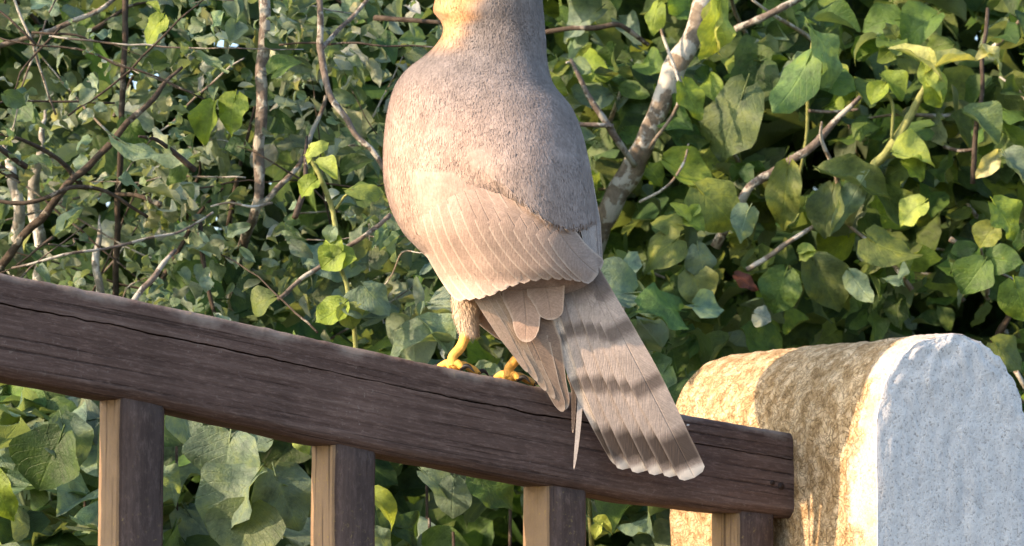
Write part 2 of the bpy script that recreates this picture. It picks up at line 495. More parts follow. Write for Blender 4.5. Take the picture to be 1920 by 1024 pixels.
# ------------------------------------------------------------------ rounded rendered post
PL = on_rail(1488, 890)                              # a point of its flank
def on_flank(px, py): return onplane(px, py, PL, U)
e_front = on_flank(1645, 1000)
e_back = on_flank(1226, 1000)
DEP = (e_front - e_back).dot(NN)
ef2 = Vector((e_front.x, e_front.y, 0))
e_right = onplane(1934, 1000, e_front, NN)
WID = (e_right - e_front).dot(U)
z_apex = onplane(1795, 626, e_front + U * WID * .5, NN).z
print('post', WID, DEP, z_apex, 'rail', S0, S1, z_top(0) - z_bot(0))
def post():
    rad = WID / 2
    rz = rad * 1.12
    zs = z_apex - rz
    prof = []                                        # (a, z, arc t)
    NS, NA = 34, 44
    for i in range(NS): prof.append((0, zs * (i / NS) ** 0.45))
    for i in range(NA + 1):
        th = math.pi * i / NA
        c_, s_ = math.cos(th), math.sin(th)
        prof.append((rad - rad * math.copysign(abs(c_) ** 0.92, c_), zs + rz * abs(s_) ** 0.92))
    for i in range(NS - 1, -1, -1): prof.append((WID, zs * (i / NS) ** 0.45))
    NP = len(prof)
    ND = 84
    verts, cols, faces = [], [], []
    def put(a, d, z):
        p = ef2 + U * a - NN * d
        p.z = z
        ca, cz = a - rad, max(z - zs, 0) * (rad / rz)
        rr = (Vector((ca, cz, 0)).length / rad) if z > zs else abs(ca) / rad
        q = Vector((a, d, z))
        edge = max(0, 1 - d / 0.010) * max(0, (rr - .86) / .14)
        edgeb = max(0, 1 - (DEP - d) / 0.03) * max(0, (rr - .55) / .45)
        dv = noise.fractal(q * 90, 0.8, 2.1, 4) * 0.0015 + noise.fractal(q * 14, 1, 2, 3) * 0.0012
        nrm = U * (ca / rad) + Vector((0, 0, cz / rad))
        if nrm.length > 1e-5: nrm.normalize()
        chip = edge * (0.0008 + 0.004 * max(0, noise.noise(q * 70 + Vector((3, 1, 7))) - .12 + .25 * max(0, (z - zs) / rz)) + .003 * max(0, noise.noise(q * 190)))
        p += nrm * (rr * dv) - nrm * chip - NN * (chip * 0.9) + NN * (dv if d < .004 else 0)
        p -= nrm * (edgeb * 0.022) * (1 + .6 * noise.noise(q * 30)) 
        verts.append(p)
        # crust zone: the flank and the shoulder above it, up to a torn margin near the front edge
        left = 1.0 if a < rad * .9 else max(0, 1 - (a - rad * .9) / (rad * .8))
        back = min(1, max(0, (d - 0.004) / 0.060))
        patch = 0.45 * noise.noise(q * 20 + Vector((9, 2, 1)))
        k = left * (0.10 + 0.95 * back) + patch * back
        if d < 0.006: k = 0.0
        cols.append((max(0, k), 0.0 if d < 1e-5 else 1.0, 0))
    ds = []
    for j in range(ND + 1):
        t = j / ND
        ds.append(DEP * (0.35 * t + 0.65 * t * t))
    for d in ds:
        for a, z in prof: put(a, d, z)
    for j in range(ND):
        for i in range(NP - 1):
            a = j * NP + i
            faces.append((a, a + NP, a + NP + 1, a + 1))
    for layer, d in ((0, ds[0]), (1, ds[-1])):       # end caps: rows between mirrored profile points
        K = 44
        half = NP // 2
        off = ND * NP if layer else 0
        grid = []
        for i in range(half + 1):
            (a0, z0), (a1, z1) = prof[i], prof[NP - 1 - i]
            put(a0, d, z0); row = [len(verts) - 1]
            for k in range(1, K):
                if NP - 1 - i <= i: break
                put(lerp(a0, a1, k / K), d, lerp(z0, z1, k / K)); row.append(len(verts) - 1)
            if NP - 1 - i > i: put(a1, d, z1); row.append(len(verts) - 1)
            grid.append(row)
        for i in range(half):
            r0, r1 = grid[i], grid[i + 1]
            if len(r1) == 1:
                for k in range(K): faces.append((r0[k], r0[k + 1], r1[0]) if not layer else (r0[k + 1], r0[k], r1[0]))
            else:
                for k in range(K):
                    q = (r0[k], r0[k + 1], r1[k + 1], r1[k])
                    faces.append(q if not layer else q[::-1])
    o = child('gate_post', verts, faces, M_POST, None, None, cols)
    tag(o, 'round-topped white rendered post with a chipped edge and brown lichen crust on its flank', 'post')
post()

# ------------------------------------------------------------------ railing
railing = empty('railing', rail_pt(-0.1, RAIL_D / 2, z_bot(-.1) - .92))
tag(railing, 'dark brown weathered timber railing with square balusters and a cracked sloping handrail', 'railing')
def handrail():
    NL = 760
    verts, faces, uvs, cols = [], [], [], []
    rd = 0.0058
    for i in range(NL + 1):
        s = lerp(S0, S1 + 0.004, i / NL)
        zt_, zb_ = z_top(s), z_bot(s)
        H = zt_ - zb_
        zt_ += 0.0013 * noise.noise(Vector((s * 26, 1, 0))) + 0.0009 * noise.noise(Vector((s * 90, 4, 0)))
        zb_ += 0.0012 * noise.noise(Vector((s * 22, 8, 0)))
        # the long shake, a third of the way down
        cv = 0.30 + 0.035 * noise.noise(Vector((s * 4.2, 3, 3))) + 0.010 * noise.noise(Vector((s * 32, 5, 1))) + 0.006 * noise.noise(Vector((s * 110, 5, 1)))
        cw = max(0.0, 0.55 + 0.75 * noise.noise(Vector((s * 5.5, 11, 2))) + .35 * noise.noise(Vector((s * 40, 1, 2))))
        ring = []
        fr = 0.0016 * noise.noise(Vector((s * 9, 0, 5)))
        # front face from top to bottom
        ring += [(rd + .002, zt_), (rd * .62, zt_ - rd * .09), (rd * .28, zt_ - rd * .32), (rd * .07, zt_ - rd * .66), (0, zt_ - rd * 1.1)]
        nup, ndn = 10, 20
        ct = zt_ - H * cv
        hw = 0.0016
        for k in range(1, nup): ring.append((0, lerp(zt_ - rd * 1.1, ct + hw * 2.4, k / nup)))
        hw = 0.0018
        cws = hw * (.12 + .42 * min(cw, 1.2))
        k_crack = len(ring)
        ring += [(0, ct + hw * 1.6), (0, ct + cws), (0.009 * min(1, cw + .15), ct + cws * .2), (0.009 * min(1, cw + .15), ct - cws * .2), (0, ct - cws), (0, ct - hw * 1.6)]
        for k in range(1, ndn): ring.append((0, lerp(ct - hw * 2.4, zb_ + .0095, k / ndn)))
        ring += [(0.0, zb_ + .0085), (0.0006, zb_ + 0.0065), (0.0060, zb_ + .0006), (0.0085, zb_), (0.0125, zb_), (RAIL_D - .008, zb_), (RAIL_D - .001, zb_ + .006), (RAIL_D, lerp(zb_, zt_, .5)), (RAIL_D - .001, zt_ - .006), (RAIL_D - .007, zt_)]
        # top
        for k in range(1, 6): ring.append((lerp(RAIL_D - .007, rd + .002, k / 6), zt_ + .0008 * noise.noise(Vector((s * 30, k * 1.7, 2)))))
        nr = len(ring)
        per = 0
        for k, (d, z) in enumerate(ring):
            if k: per += math.hypot(d - ring[k-1][0], z - ring[k-1][1])
            w = 0.0004 * noise.fractal(Vector((s * 30, z * 160 + d * 90, 3)), 1, 2, 3) + fr * .5
            if d < RAIL_D * .5: dd = d - w
            else: dd = d
            verts.append(rail_pt(s, dd, z))
            uvs.append((s + 2, z_top(s) - z + d * (1 if k < k_crack + 40 else -1) * (0 if 0 < d < .0095 and zt_ - z > .015 and z - zb_ > .012 else 1)))
            cols.append((max(0.0, (1 - max(0, zt_ - z) / .030) * .60), 0, 0))
    for i in range(NL):
        for k in range(nr):
            k2 = (k + 1) % nr
            a, b_, c_, d_ = i*nr + k, i*nr + k2, (i+1)*nr + k2, (i+1)*nr + k
            faces.append((a, b_, c_, d_))
    faces.append(tuple(range(nr))[::-1]); faces.append(tuple(NL*nr + k for k in range(nr)))
    o = child('handrail', verts, faces, M_RAIL, railing, uvs, cols)
    for i in range(NL):
        for k in range(k_crack, k_crack + 5): o.data.polygons[i * nr + k].use_smooth = False
    return o
hr = handrail()
BAL_W = 0.039
BAL_IN = 0.005
BAL_D = 0.047
BASE_DROP = 0.93
def baluster(s_front_left, seed):
    verts, faces, uvs, cols = [], [], [], []
    s0, s1 = s_front_left, s_front_left + BAL_W
    sm = (s0 + s1) / 2
    zb_, z0 = z_bot(sm), z_bot(sm) - BASE_DROP - .02
    n = 60
    c = 0.003
    for i in range(n + 1):
        t = i / n
        ring = []
        d0, d1 = BAL_IN, BAL_IN + BAL_D
        pts = [(s0 + c, d0), (s1 - c, d0), (s1, d0 + c), (s1, d1 - c), (s1 - c, d1), (s0 + c, d1), (s0, d1 - c), (s0, d0 + c)]
        per = 0
        for k, (s, d) in enumerate(pts):
            z = lerp(z0, z_bot(s) + .004, t)
            w = 0.0011 * noise.noise(Vector((s * 50 + seed, d * 50, z * 22)))+ 0.0006 * noise.noise(Vector((s * 50 + seed, d * 50, z * 90)))
            verts.append(rail_pt(s + w, d + w, z))
            uvs.append((z + seed * 3.1, per)); per += BAL_W * .5; cols.append((1.0 if k >= 6 else 0.0, 0, 0))  # left faces masked for the paler, sunlit-looking tone
    for i in range(n):
        for k in range(8):
            k2 = (k + 1) % 8
            faces.append((i*8 + k, i*8 + k2, (i+1)*8 + k2, (i+1)*8 + k))
    faces.append(tuple(range(8))[::-1]); faces.append(tuple(n*8 + k for k in range(8)))
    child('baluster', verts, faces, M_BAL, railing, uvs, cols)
def s_at(px, inset=BAL_IN):
    p = onplane(px, 900, P0 - NN * inset, NN)
    return (p - P0).dot(U)
sp0 = s_at(222)
gap = s_at(625) - sp0
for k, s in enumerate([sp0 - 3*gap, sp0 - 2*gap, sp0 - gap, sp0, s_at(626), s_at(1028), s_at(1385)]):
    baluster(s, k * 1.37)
# nail head near the end of the rail
p = on_rail(1464, 912)
v_, f_, u_ = tube([p + NN * .0012, p - NN * .004], [0.0032, 0.0032], 10)
child('nail', v_, f_, M_IRON, railing, u_)
p = on_rail(1448, 905)
v_, f_, u_ = tube([p + NN * .0010, p - NN * .004], [0.0022, 0.0022], 8)
child('nail', v_, f_, M_IRON, railing, u_)

# low wall under the balusters
wv, wf = [], []
sA, sB = S0 - .05, S1
n = 40
for i in range(n + 1):
    s = lerp(sA, sB, i / n)
    zt_ = z_bot(s) - BASE_DROP
    for d, z in ((-.035, 0), (-.035, zt_ - .006), (-.029, zt_), (.09, zt_), (.096, zt_ - .006), (.096, 0)):
        wv.append(rail_pt(s, d, z))
for i in range(n):
    for k in range(5):
        wf.append((i*6 + k, i*6 + k + 1, (i+1)*6 + k + 1, (i+1)*6 + k))
wf.append((0, 5, 4, 3, 2, 1)); wf.append(tuple(n*6 + k for k in range(6)))
tag(child('low_wall', wv, wf, M_CONC, None, None, None, False), 'low sloping concrete wall carrying the balusters of the railing', 'wall', kind='thing')

# white droppings on the rail
for (px, py, w) in ((1277, 792, 8), (1290, 797, 5), (1268, 788, 4)):
    c0 = on_rail(px, py)
    vs, fs = [c0 + NN * .0014], []
    for k in range(9):
        th = k * 2 * math.pi / 9
        r = w * .00045 * (1 + .5 * noise.noise(Vector((k * 1.3, px, 0))))
        vs.append(c0 + U * (math.cos(th) * r) + Vector((0, 0, math.sin(th) * r * .6)) - NN * .0005)
    for k in range(9): fs.append((0, 1 + k, 1 + (k + 1) % 9))
    child('dropping', vs, fs, M_DROP, hr)

# ------------------------------------------------------------------ the hawk
DY = 0.046
YB = 2.232 + DY                                   # depth of the trunk's axis, over the rail
PXM = 0.00045                                # metres per photo pixel at the bird
foot_s = (on_rail(872, 690) - P0).dot(U)
hawk = empty('hawk', rail_pt(foot_s, RAIL_D * .45, z_top(foot_s)))
tag(hawk, 'grey-brown hawk with a barred tail perched on the handrail, its back turned', 'bird')

#        py    xl    xr   yc(px)  b(px)
SEC = [(-104, 918, 940,  -6, 10), (-98, 890, 966, -6, 40), (-85, 866, 986, -5, 66), (-60, 842, 1003, -4, 86), (-30, 826, 1012, -2, 94), (0, 817, 1016, 0, 96),
       (22, 814, 1018, 2, 95), (40, 828, 1020, 4, 92), (60, 832, 1021, 6, 92), (85, 818, 1023, 8, 97), (105, 797, 1024, 8, 104), (130, 764, 1028, 6, 118),
       (160, 742, 1038, 3, 134), (200, 729, 1070, 0, 150), (245, 722, 1089, -3, 162), (300, 719, 1103, -6, 170), (350, 722, 1112, -9, 170),
       (400, 737, 1118, -12, 163), (440, 760, 1122, -16, 150), (480, 798, 1124, -20, 132), (520, 828, 1122, -22, 112), (560, 858, 1104, 6, 72),
       (600, 890, 1070, 24, 44), (630, 925, 1030, 34, 26), (645, 950, 1005, 38, 12)]
SPY = [s[0] for s in SEC]
def sec(py):
    return [sinterp(py, SPY, [s[k] for s in SEC]) for k in (1, 2, 3, 4)]
MX = [700, 780, 850, 930, 990, 1020, 1061, 1100, 1130]; MY = [318, 330, 345, 368, 398, 420, 436, 428, 412]
def mantle(px, py):
    e = sinterp(px, MX, MY) + 5 * noise.noise(Vector((px * .06, 0, 3))) - py
    soft = lerp(60, 9, clamp01((px - 840) / 150))
    return .0128 * clamp01(e / soft) * clamp01((py - 120) / 190) * lerp(.03, 1, sstep(px, 815, 1010))
def body_pt(py, th):
    """th = 0 at the right outline, pi/2 the side to the viewer, pi the left outline"""
    xl, xr, yc, b = sec(py)
    cx, a = (xl + xr) / 2, (xr - xl) / 2
    c_, s_ = math.cos(th), math.sin(th)
    e = 0.88
    x = cx + a * math.copysign(abs(c_) ** e, c_)
    y = YB + (yc - b * math.copysign(abs(s_) ** e, s_)) * PXM
    if s_ > 0: y -= mantle(x, py) * min(1, s_ * 2)
    return x, y
def ysurf(px, py):
    xl, xr, yc, b = sec(min(max(py, -100), 640))
    cx, a = (xl + xr) / 2, (xr - xl) / 2
    c_ = max(-.995, min(.995, (px - cx) / a))
    c_ = math.copysign(abs(c_) ** (1 / .88), c_)
    s_ = math.sqrt(1 - c_ * c_)
    return YB + (yc - b * s_ ** .88) * PXM

GREY, BROWN, TAN, CREAM = (0.235, 0.215, 0.208), (0.375, 0.30, 0.26), (0.455, 0.34, 0.275), (0.72, 0.42, 0.21)
def mix3(a, b, t): return tuple(lerp(x, y, t) for x, y in zip(a, b))
def clamp01(x): return max(0.0, min(1.0, x))
def sstep(x, a, b):
    t = clamp01((x - a) / (b - a)); return t * t * (3 - 2 * t)
def plum_col(px, py, front):
    """plumage colours: slaty crown and nape, browner mantle and wings warmed to the left as if sunlit, pale throat and underparts"""
    wob = 26 * noise.noise(Vector((px * .02, py * .02, 1)))
    c = mix3(GREY, BROWN, sstep(py + wob + (px - 930) * -.25, 100, 330))
    c = mix3(c, TAN, sstep(py * .9 - px * .55 + wob, -320, -90) * .85)  # tan wing, plus sun warmth painted into the left side
    # slaty scapulars over the middle of the back
    c = mix3(c, (0.305, 0.268, 0.255), 0.75 * sstep(px + wob, 880, 980) * sstep(py, 180, 260))
    # throat and cheek
    edge = 862 + 24 * noise.noise(Vector((py * .05, 2, 0))) - (py - 60) * .45
    th_ = sstep(px, edge + 34, edge - 26) * sstep(py, 112, 55) * sstep(py, -45, -5)
    c = mix3(c, CREAM, th_)
    m_ = 1 + .16 * noise.noise(Vector((px * .045, py * .045, 5))) + .10 * noise.noise(Vector((px * .11, py * .11, 8)))
    c = tuple(x * m_ for x in c)
    if not front: c = mix3(c, (0.6, 0.5, 0.4), 0.9 * sstep(py, -20, 30))
    return c

def hawk_body():
    verts, faces, cols = [], [], []
    NR, NT = 190, 72
    for i in range(NR + 1):
        py = lerp(-104, 645, i / NR)
        for k in range(NT):
            th = 2 * math.pi * k / NT
            x, y = body_pt(py, th)
            p = at(x, py, y)
            q = p * 38
            p += (p - at((sec(py)[0] + sec(py)[1]) / 2, py, YB)).normalized() * (0.0012 * noise.noise(q) + .0006 * noise.noise(q * 3))
            verts.append(p)
            cols.append(plum_col(x, py, math.sin(th) > -.15))
    for i in range(NR):
        for k in range(NT):
            k2 = (k + 1) % NT
            faces.append((i*NT + k, (i+1)*NT + k, (i+1)*NT + k2, i*NT + k2))
    faces.append(tuple(range(NT))); faces.append(tuple(NR*NT + k for k in range(NT))[::-1])
    return child('body', verts, faces, M_PLUM, hawk, None, cols)
body = hawk_body()

def blades(name, parent, n, sampler, length, width, lift, flow, jit=0.35):
    """short barbs of contour feathers lying on a surface; sampler() -> (px, py, Y, colour, scale)"""
    verts, faces, cols = [], [], []
    for _ in range(n):
        r = sampler()
        if r is None: continue
        p, nrm, c, sc = r
        d = flow(p) + Vector((random.gauss(0, jit), random.gauss(0, jit * .6), random.gauss(0, jit * .6)))
        d -= nrm * d.dot(nrm)
        if d.length < 1e-4: continue
        d.normalize()
        side = d.cross(nrm).normalized()
        Ln, w = length * sc * random.uniform(.6, 1.3), width * random.uniform(.7, 1.3)
        i = len(verts)
        up = lift * random.uniform(.2, 1.6)
        verts += [p - side * w * .6 + nrm * .0001, p + side * w * .6 + nrm * .0001,
                  p + d * Ln * .55 + side * w + nrm * (.00015 + up * .6), p + d * Ln * .55 - side * w + nrm * (.00015 + up * .6), p + d * Ln + nrm * up]
        faces += [(i, i + 1, i + 2, i + 3), (i + 3, i + 2, i + 4)]
        k = random.uniform(.94, 1.06)
        cols += [tuple(x * k * .97 for x in c)] * 2 + [tuple(x * k for x in c)] * 2 + [tuple(min(1, x * k * 1.04) for x in c)]
    o = child(name, verts, faces, M_PLUM, parent, None, cols)
    o['kind'] = 'stuff'
    return o
def body_sampler():
    py = random.uniform(-100, 470)
    th = random.uniform(0, 2 * math.pi) if random.random() < .25 else random.uniform(-.15, math.pi + .15)
    x, y = body_pt(py, th)
    x2, y2 = body_pt(py, th + .05); x3, y3 = body_pt(py + 6, th)
    p = at(x, py, y)
    nrm = (at(x3, py + 6, y3) - p).cross(at(x2, py, y2) - p)
    if nrm.length < 1e-12: return None
    nrm.normalize()
    if nrm.dot(p - at((sec(py)[0] + sec(py)[1]) / 2, py, YB)) < 0: nrm = -nrm
    front = math.sin(th) > -.15
    sc = .5 if py < 110 else lerp(.5, 1.2, clamp01((py - 110) / 200))
    if x < 850 and py < 110: sc = .9
    if front and x > 930 and -14 < sinterp(x, MX, MY) - py < 30: sc *= 1.5
    return p + nrm * random.uniform(.0001, .0006), nrm, plum_col(x, py, front), sc
def body_flow(p):
    return Vector((0.22, 0, -1))
blades('feather_barbs', body, 75000, body_sampler, 0.0036, 0.00046, 0.00010, body_flow, .30)
def th_of(px, py):
    xl, xr, yc, b_ = sec(py)
    c_ = max(-1, min(1, (px - (xl + xr) / 2) / ((xr - xl) / 2)))
    return math.acos(math.copysign(abs(c_) ** (1 / .88), c_))
def contour_feathers():
    """overlapping rows of small rounded feathers on nape, mantle and shoulders"""
    verts, faces, cols = [], [], []
    py, row = 96, 0
    while py < 440:
        sz = lerp(13, 27, clamp01((py - 96) / 260))
        xl, xr = sec(py)[0], sec(py)[1]
        x = xl + 6 + (row % 2) * sz * .45
        while x < xr - 6:
            cx, cy = x + random.uniform(-7, 7), py + random.uniform(-8, 8)
            x += sz * .9
            if cy + sz * .4 > sinterp(cx, MX, MY) + 6: continue
            L_, w_ = sz * random.uniform(1.3, 1.6), sz * random.uniform(.52, .64)
            lean = .16 + .12 * random.uniform(-1, 1) + .22 * clamp01((cy - 250) / 150)
            base = plum_col(cx, cy, True)
            k = random.uniform(.94, 1.06)
            i0 = len(verts)
            for j in range(6):
                t = j / 5
                ww = w_ * (.75 + .25 * math.sin(math.pi * min(1, t * 1.1)) if t < .7 else math.sqrt(max(0.01, 1 - ((t - .7) / .3) ** 2)))
                for u in (-1, -.5, 0, .5, 1):
                    X, Y_ = cx + lean * L_ * t + u * ww, cy - L_ * .5 + L_ * t - .05 * abs(u) * L_ * (t > .5)
                    X = max(sec(Y_)[0] + 1, min(sec(Y_)[1] - 1, X))
                    y = body_pt(Y_, th_of(X, Y_))[1] - lerp(-.0006, .00055, t) - .0002 * (1 - u * u)
                    verts.append(at(X, Y_, y))
                    e = 1.0 + (.08 * clamp01((t - .8) / .2) + .05 * clamp01((abs(u) - .5) / .5)) - .05 * (1 - t)
                    cols.append(tuple(min(1, q * k * e) for q in base))
            for j in range(5):
                for q in range(4):
                    a_ = i0 + j * 5 + q
                    faces.append((a_, a_ + 5, a_ + 6, a_ + 1))
        py += sz * .62
        row += 1
    o = child('contour_feathers', verts, faces, M_PLUM, body, None, cols)
    o['kind'] = 'stuff'
contour_feathers()

def feather(name, parent, ctrl, widths, col, mat, layer=0.0, conform=True, rows=16, skew=0.0, camber=0.0, thick=0.0006, tipround=0.12, asym=0.0, rough=.0009):
    """ctrl: 3 control points (px, py[, Y]); widths (px) at base / middle / near tip"""
    us = (-1, -.72, -.36, 0, .36, .72, 1)
    verts, faces, uvs = [], [], []
    def bez(t, k): return (1-t)**2 * ctrl[0][k] + 2*t*(1-t) * ctrl[1][k] + t*t * ctrl[2][k]
    sd_ = random.uniform(0, 50)
    ts = [i / rows for i in range(rows)] 
    ts = [t * 1.0 for t in ts] + [0.975, 0.992, 1.0]
    ts = sorted(set(ts))
    for t in ts:
        x, y = bez(t, 0), bez(t, 1)
        dx = 2*(1-t)*(ctrl[1][0]-ctrl[0][0]) + 2*t*(ctrl[2][0]-ctrl[1][0])
        dy = 2*(1-t)*(ctrl[1][1]-ctrl[0][1]) + 2*t*(ctrl[2][1]-ctrl[1][1])
        l = math.hypot(dx, dy) or 1
        nx, ny = -dy / l, dx / l
        w = interp(t, (0, .5, 1 - tipround), widths) if t < 1 - tipround else widths[2]
        if t > 1 - tipround:
            q = (t - (1 - tipround)) / tipround
            w *= max(0.02, math.sqrt(max(0, 1 - q ** 2.2)))
        w *= 1 + .035 * noise.noise(Vector((t * 9, sd_, 0)))
        for u in us:
            ww = w * (1 + asym * (1 if u > 0 else -1))
            X, Y_ = x + nx * u * ww, y + ny * u * ww
            yy = (ysurf(X, min(Y_, 522)) - (lerp(-.004, layer, sstep(t, 0, .5))) if conform else bez(t, 2) - layer) + camber * u * u * PXM * 10
            yy += rough * noise.noise(Vector((X * .02, Y_ * .02, sd_)))
            verts.append(at(X, Y_, yy)); uvs.append((u * .5 + .5, t))
    nc = len(us); nrw = len(ts)
    m = len(verts)
    for v in list(verts): verts.append(v + Vector((0, thick, 0)))
    uvs += uvs
    for i in range(nrw - 1):
        for k in range(nc - 1):
            a = i * nc + k
            faces.append((a, a + nc, a + nc + 1, a + 1)); faces.append((m + a, m + a + 1, m + a + nc + 1, m + a + nc))
    o = child(name, verts, faces, mat, parent, uvs)
    o.color = (*col, 1)
    return o
def jcol(c, a=.06):
    k = 1 + random.uniform(-a, a)
    return tuple(x * k for x in c)

# wings: a covert shell on the trunk, flight feathers as its pieces
def wing_shell(name, poly_l, poly_r, y0, y1, off, label):
    verts, faces, cols = [], [], []
    NR, NC = 44, 22
    for i in range(NR + 1):
        py = lerp(y0, y1, i / NR)
        l, r = sinterp(py, [p[0] for p in poly_l], [p[1] for p in poly_l]), sinterp(py, [p[0] for p in poly_r], [p[1] for p in poly_r])
        for k in range(NC + 1):
            t = k / NC
            x = lerp(l, r, t)
            e = min(1, min(t, 1 - t) * 6, i / 5, (NR - i) / 4)
            verts.append(at(x, py, ysurf(x, py) - off * e + .0012 * (1 - e))); cols.append(plum_col(x, py, True))
    for i in range(NR):
        for k in range(NC):
            a = i * (NC + 1) + k
            faces.append((a, a + NC + 1, a + NC + 2, a + 1))
    m = len(verts)
    for v in list(verts): verts.append(v + Vector((0, .0012, 0)))
    cols += cols
    faces += [tuple(m + i for i in f[::-1]) for f in faces]
    o = child(name, verts, faces, M_PLUM, hawk, None, cols)
    return o
lw = wing_shell('wing', [(300, 724), (400, 742), (470, 798), (530, 845)], [(300, 1000), (400, 1080), (470, 1096), (530, 1100)], 300, 530, .0012, None)
rw = wing_shell('wing', [(165, 1020), (250, 1060), (350, 1085), (480, 1092)], [(165, 1036), (250, 1086), (350, 1106), (480, 1117)], 165, 480, .0004, None)

# primaries of the near wing, a closed bundle reaching past the rail edge
yprim = lambda x, y: lerp(2.236, 2.274, clamp01((y - 540) / 230))
def prim(x0, y0, x1, y1, x2, y2, widths, col, lay, **kw):
    feather('primary_feather', lw, [(x0, y0, yprim(x0, y0)), (x1, y1, yprim(x1, y1)), (x2, y2, yprim(x2, y2))], widths, col, M_FEATH, lay, False, **kw)
prim(975, 545, 1022, 640, 1061, 768, (34, 34, 15), (0.27, 0.20, 0.155), 0, tipround=.16)
prim(950, 545, 1000, 640, 1056, 772, (34, 32, 13), (0.32, 0.24, 0.185), .0012, tipround=.16)
prim(925, 545, 974, 626, 1040, 748, (20, 19, 9), (0.42, 0.32, 0.24), .0024, tipround=.2)
prim(914, 545, 962, 625, 1024, 733, (18, 16, 8), (0.46, 0.35, 0.26), .0034, tipround=.2)
prim(905, 548, 950, 622, 1008, 715, (15, 13, 7), (0.48, 0.37, 0.28), .0044, tipround=.2)
prim(896, 550, 938, 618, 990, 698, (12, 11, 6), (0.50, 0.38, 0.29), .0054, tipround=.2)
# inner feathers that close over them, coming out from under the secondaries
for (x0, y0, x1, y1, x2, y2, ws, col, ya, yb) in ((960, 490, 992, 550, 986, 642, (30, 40, 26), (0.43, 0.315, 0.25), 2.232, 2.244), (1002, 490, 1030, 545, 1034, 600, (30, 36, 26), (0.42, 0.315, 0.255), 2.230, 2.242)):
    feather('tertial_feather', lw, [(x0, y0, ya), (x1, y1, (ya + yb) / 2), (x2, y2, yb)], ws, col, M_FEATH, 0.001, False, tipround=.24)

# secondaries: fan over the lower back, tips along one even curve
BASE = ([0, .25, .5, .75, 1], [768, 812, 868, 935, 1010], [288, 276, 280, 302, 332])
TIP = ([0, .2, .42, .62, .82, 1], [886, 930, 985, 1036, 1088, 1124], [552, 546, 522, 510, 508, 514])
NSEC = 13
for i in range(NSEC):
    t = i / (NSEC - 1)
    bx, by = sinterp(t, BASE[0], BASE[1]), sinterp(t, BASE[0], BASE[2])
    tx, ty = sinterp(t, TIP[0], TIP[1]) - 2, sinterp(t, TIP[0], TIP[2])
    mx, my = lerp(bx, tx, .36) - 10, lerp(by, ty, .62) + 16
    feather('secondary_feather', lw, [(bx, by), (mx, my), (tx, ty)], (12, 27, 29), jcol(mix3((0.42, 0.315, 0.255), (0.38, 0.30, 0.255), t), .09), M_FEATH, .0022 + .00075 * i, True, tipround=.055, rough=.0002, camber=.10)
# far wing: its edge along the flank and one bladed primary below the tail
for i in range(3):
    feather('secondary_feather', rw, [(1098 - i * 6, 330), (1112 - i * 5, 420), (1124 - i * 4, 505 + i * 6)], (12, 15, 9), jcol((0.36, 0.32, 0.30)), M_FEATH, .001 + .001 * i, True)
feather('primary_feather', rw, [(1092, 560, 2.276), (1094, 740, 2.280), (1076, 880, 2.272)], (16, 15, 5), (0.38, 0.36, 0.345), M_FEATH, 0, False, tipround=.5)
feather('primary_feather', rw, [(1076, 560, 2.284), (1078, 730, 2.286), (1074, 812, 2.280)], (15, 13, 4), (0.10, 0.080, 0.07), M_FEATH, 0, False, tipround=.4)

# tail: central pair on top, the others stepping below to either side
yt = lambda v: lerp(2.246, 2.298, v) - .014 * math.sin(v * math.pi)
TF = [(1050, 500, 1186, 876, -2), (1062, 497, 1214, 882, -1), (1076, 495, 1246, 886, 0), (1090, 497, 1274, 890, 1), (1098, 500, 1302, 896, 2)]
for bx, by, tx, ty, k in TF:
    lay = .0022 - .0006 * abs(k)
    mx, my = lerp(bx, tx, .5) + (-12 if k < 0 else -4 + 6 * k), lerp(by, ty, .5) + 8
    feather('tail_feather', hawk, [(bx, by, yt(0)), (mx, my, yt(.5)), (tx, ty, yt(1))], (21, 31, 27), jcol((0.50, 0.43, 0.385), .05), M_TAIL, lay, False, rows=22, tipround=.03, camber=.05, thick=.0002, rough=.0002)
# outer feather on the left, its sunlit edge painted in as a pale colour
feather('tail_feather', hawk, [(1030, 540, yt(0) + .002), (1062, 700, yt(.5) + .002), (1162, 872, yt(1) + .002)], (12, 14, 11), (0.80, 0.70, 0.60), M_TAIL, 0, False, rows=22, tipround=.05)
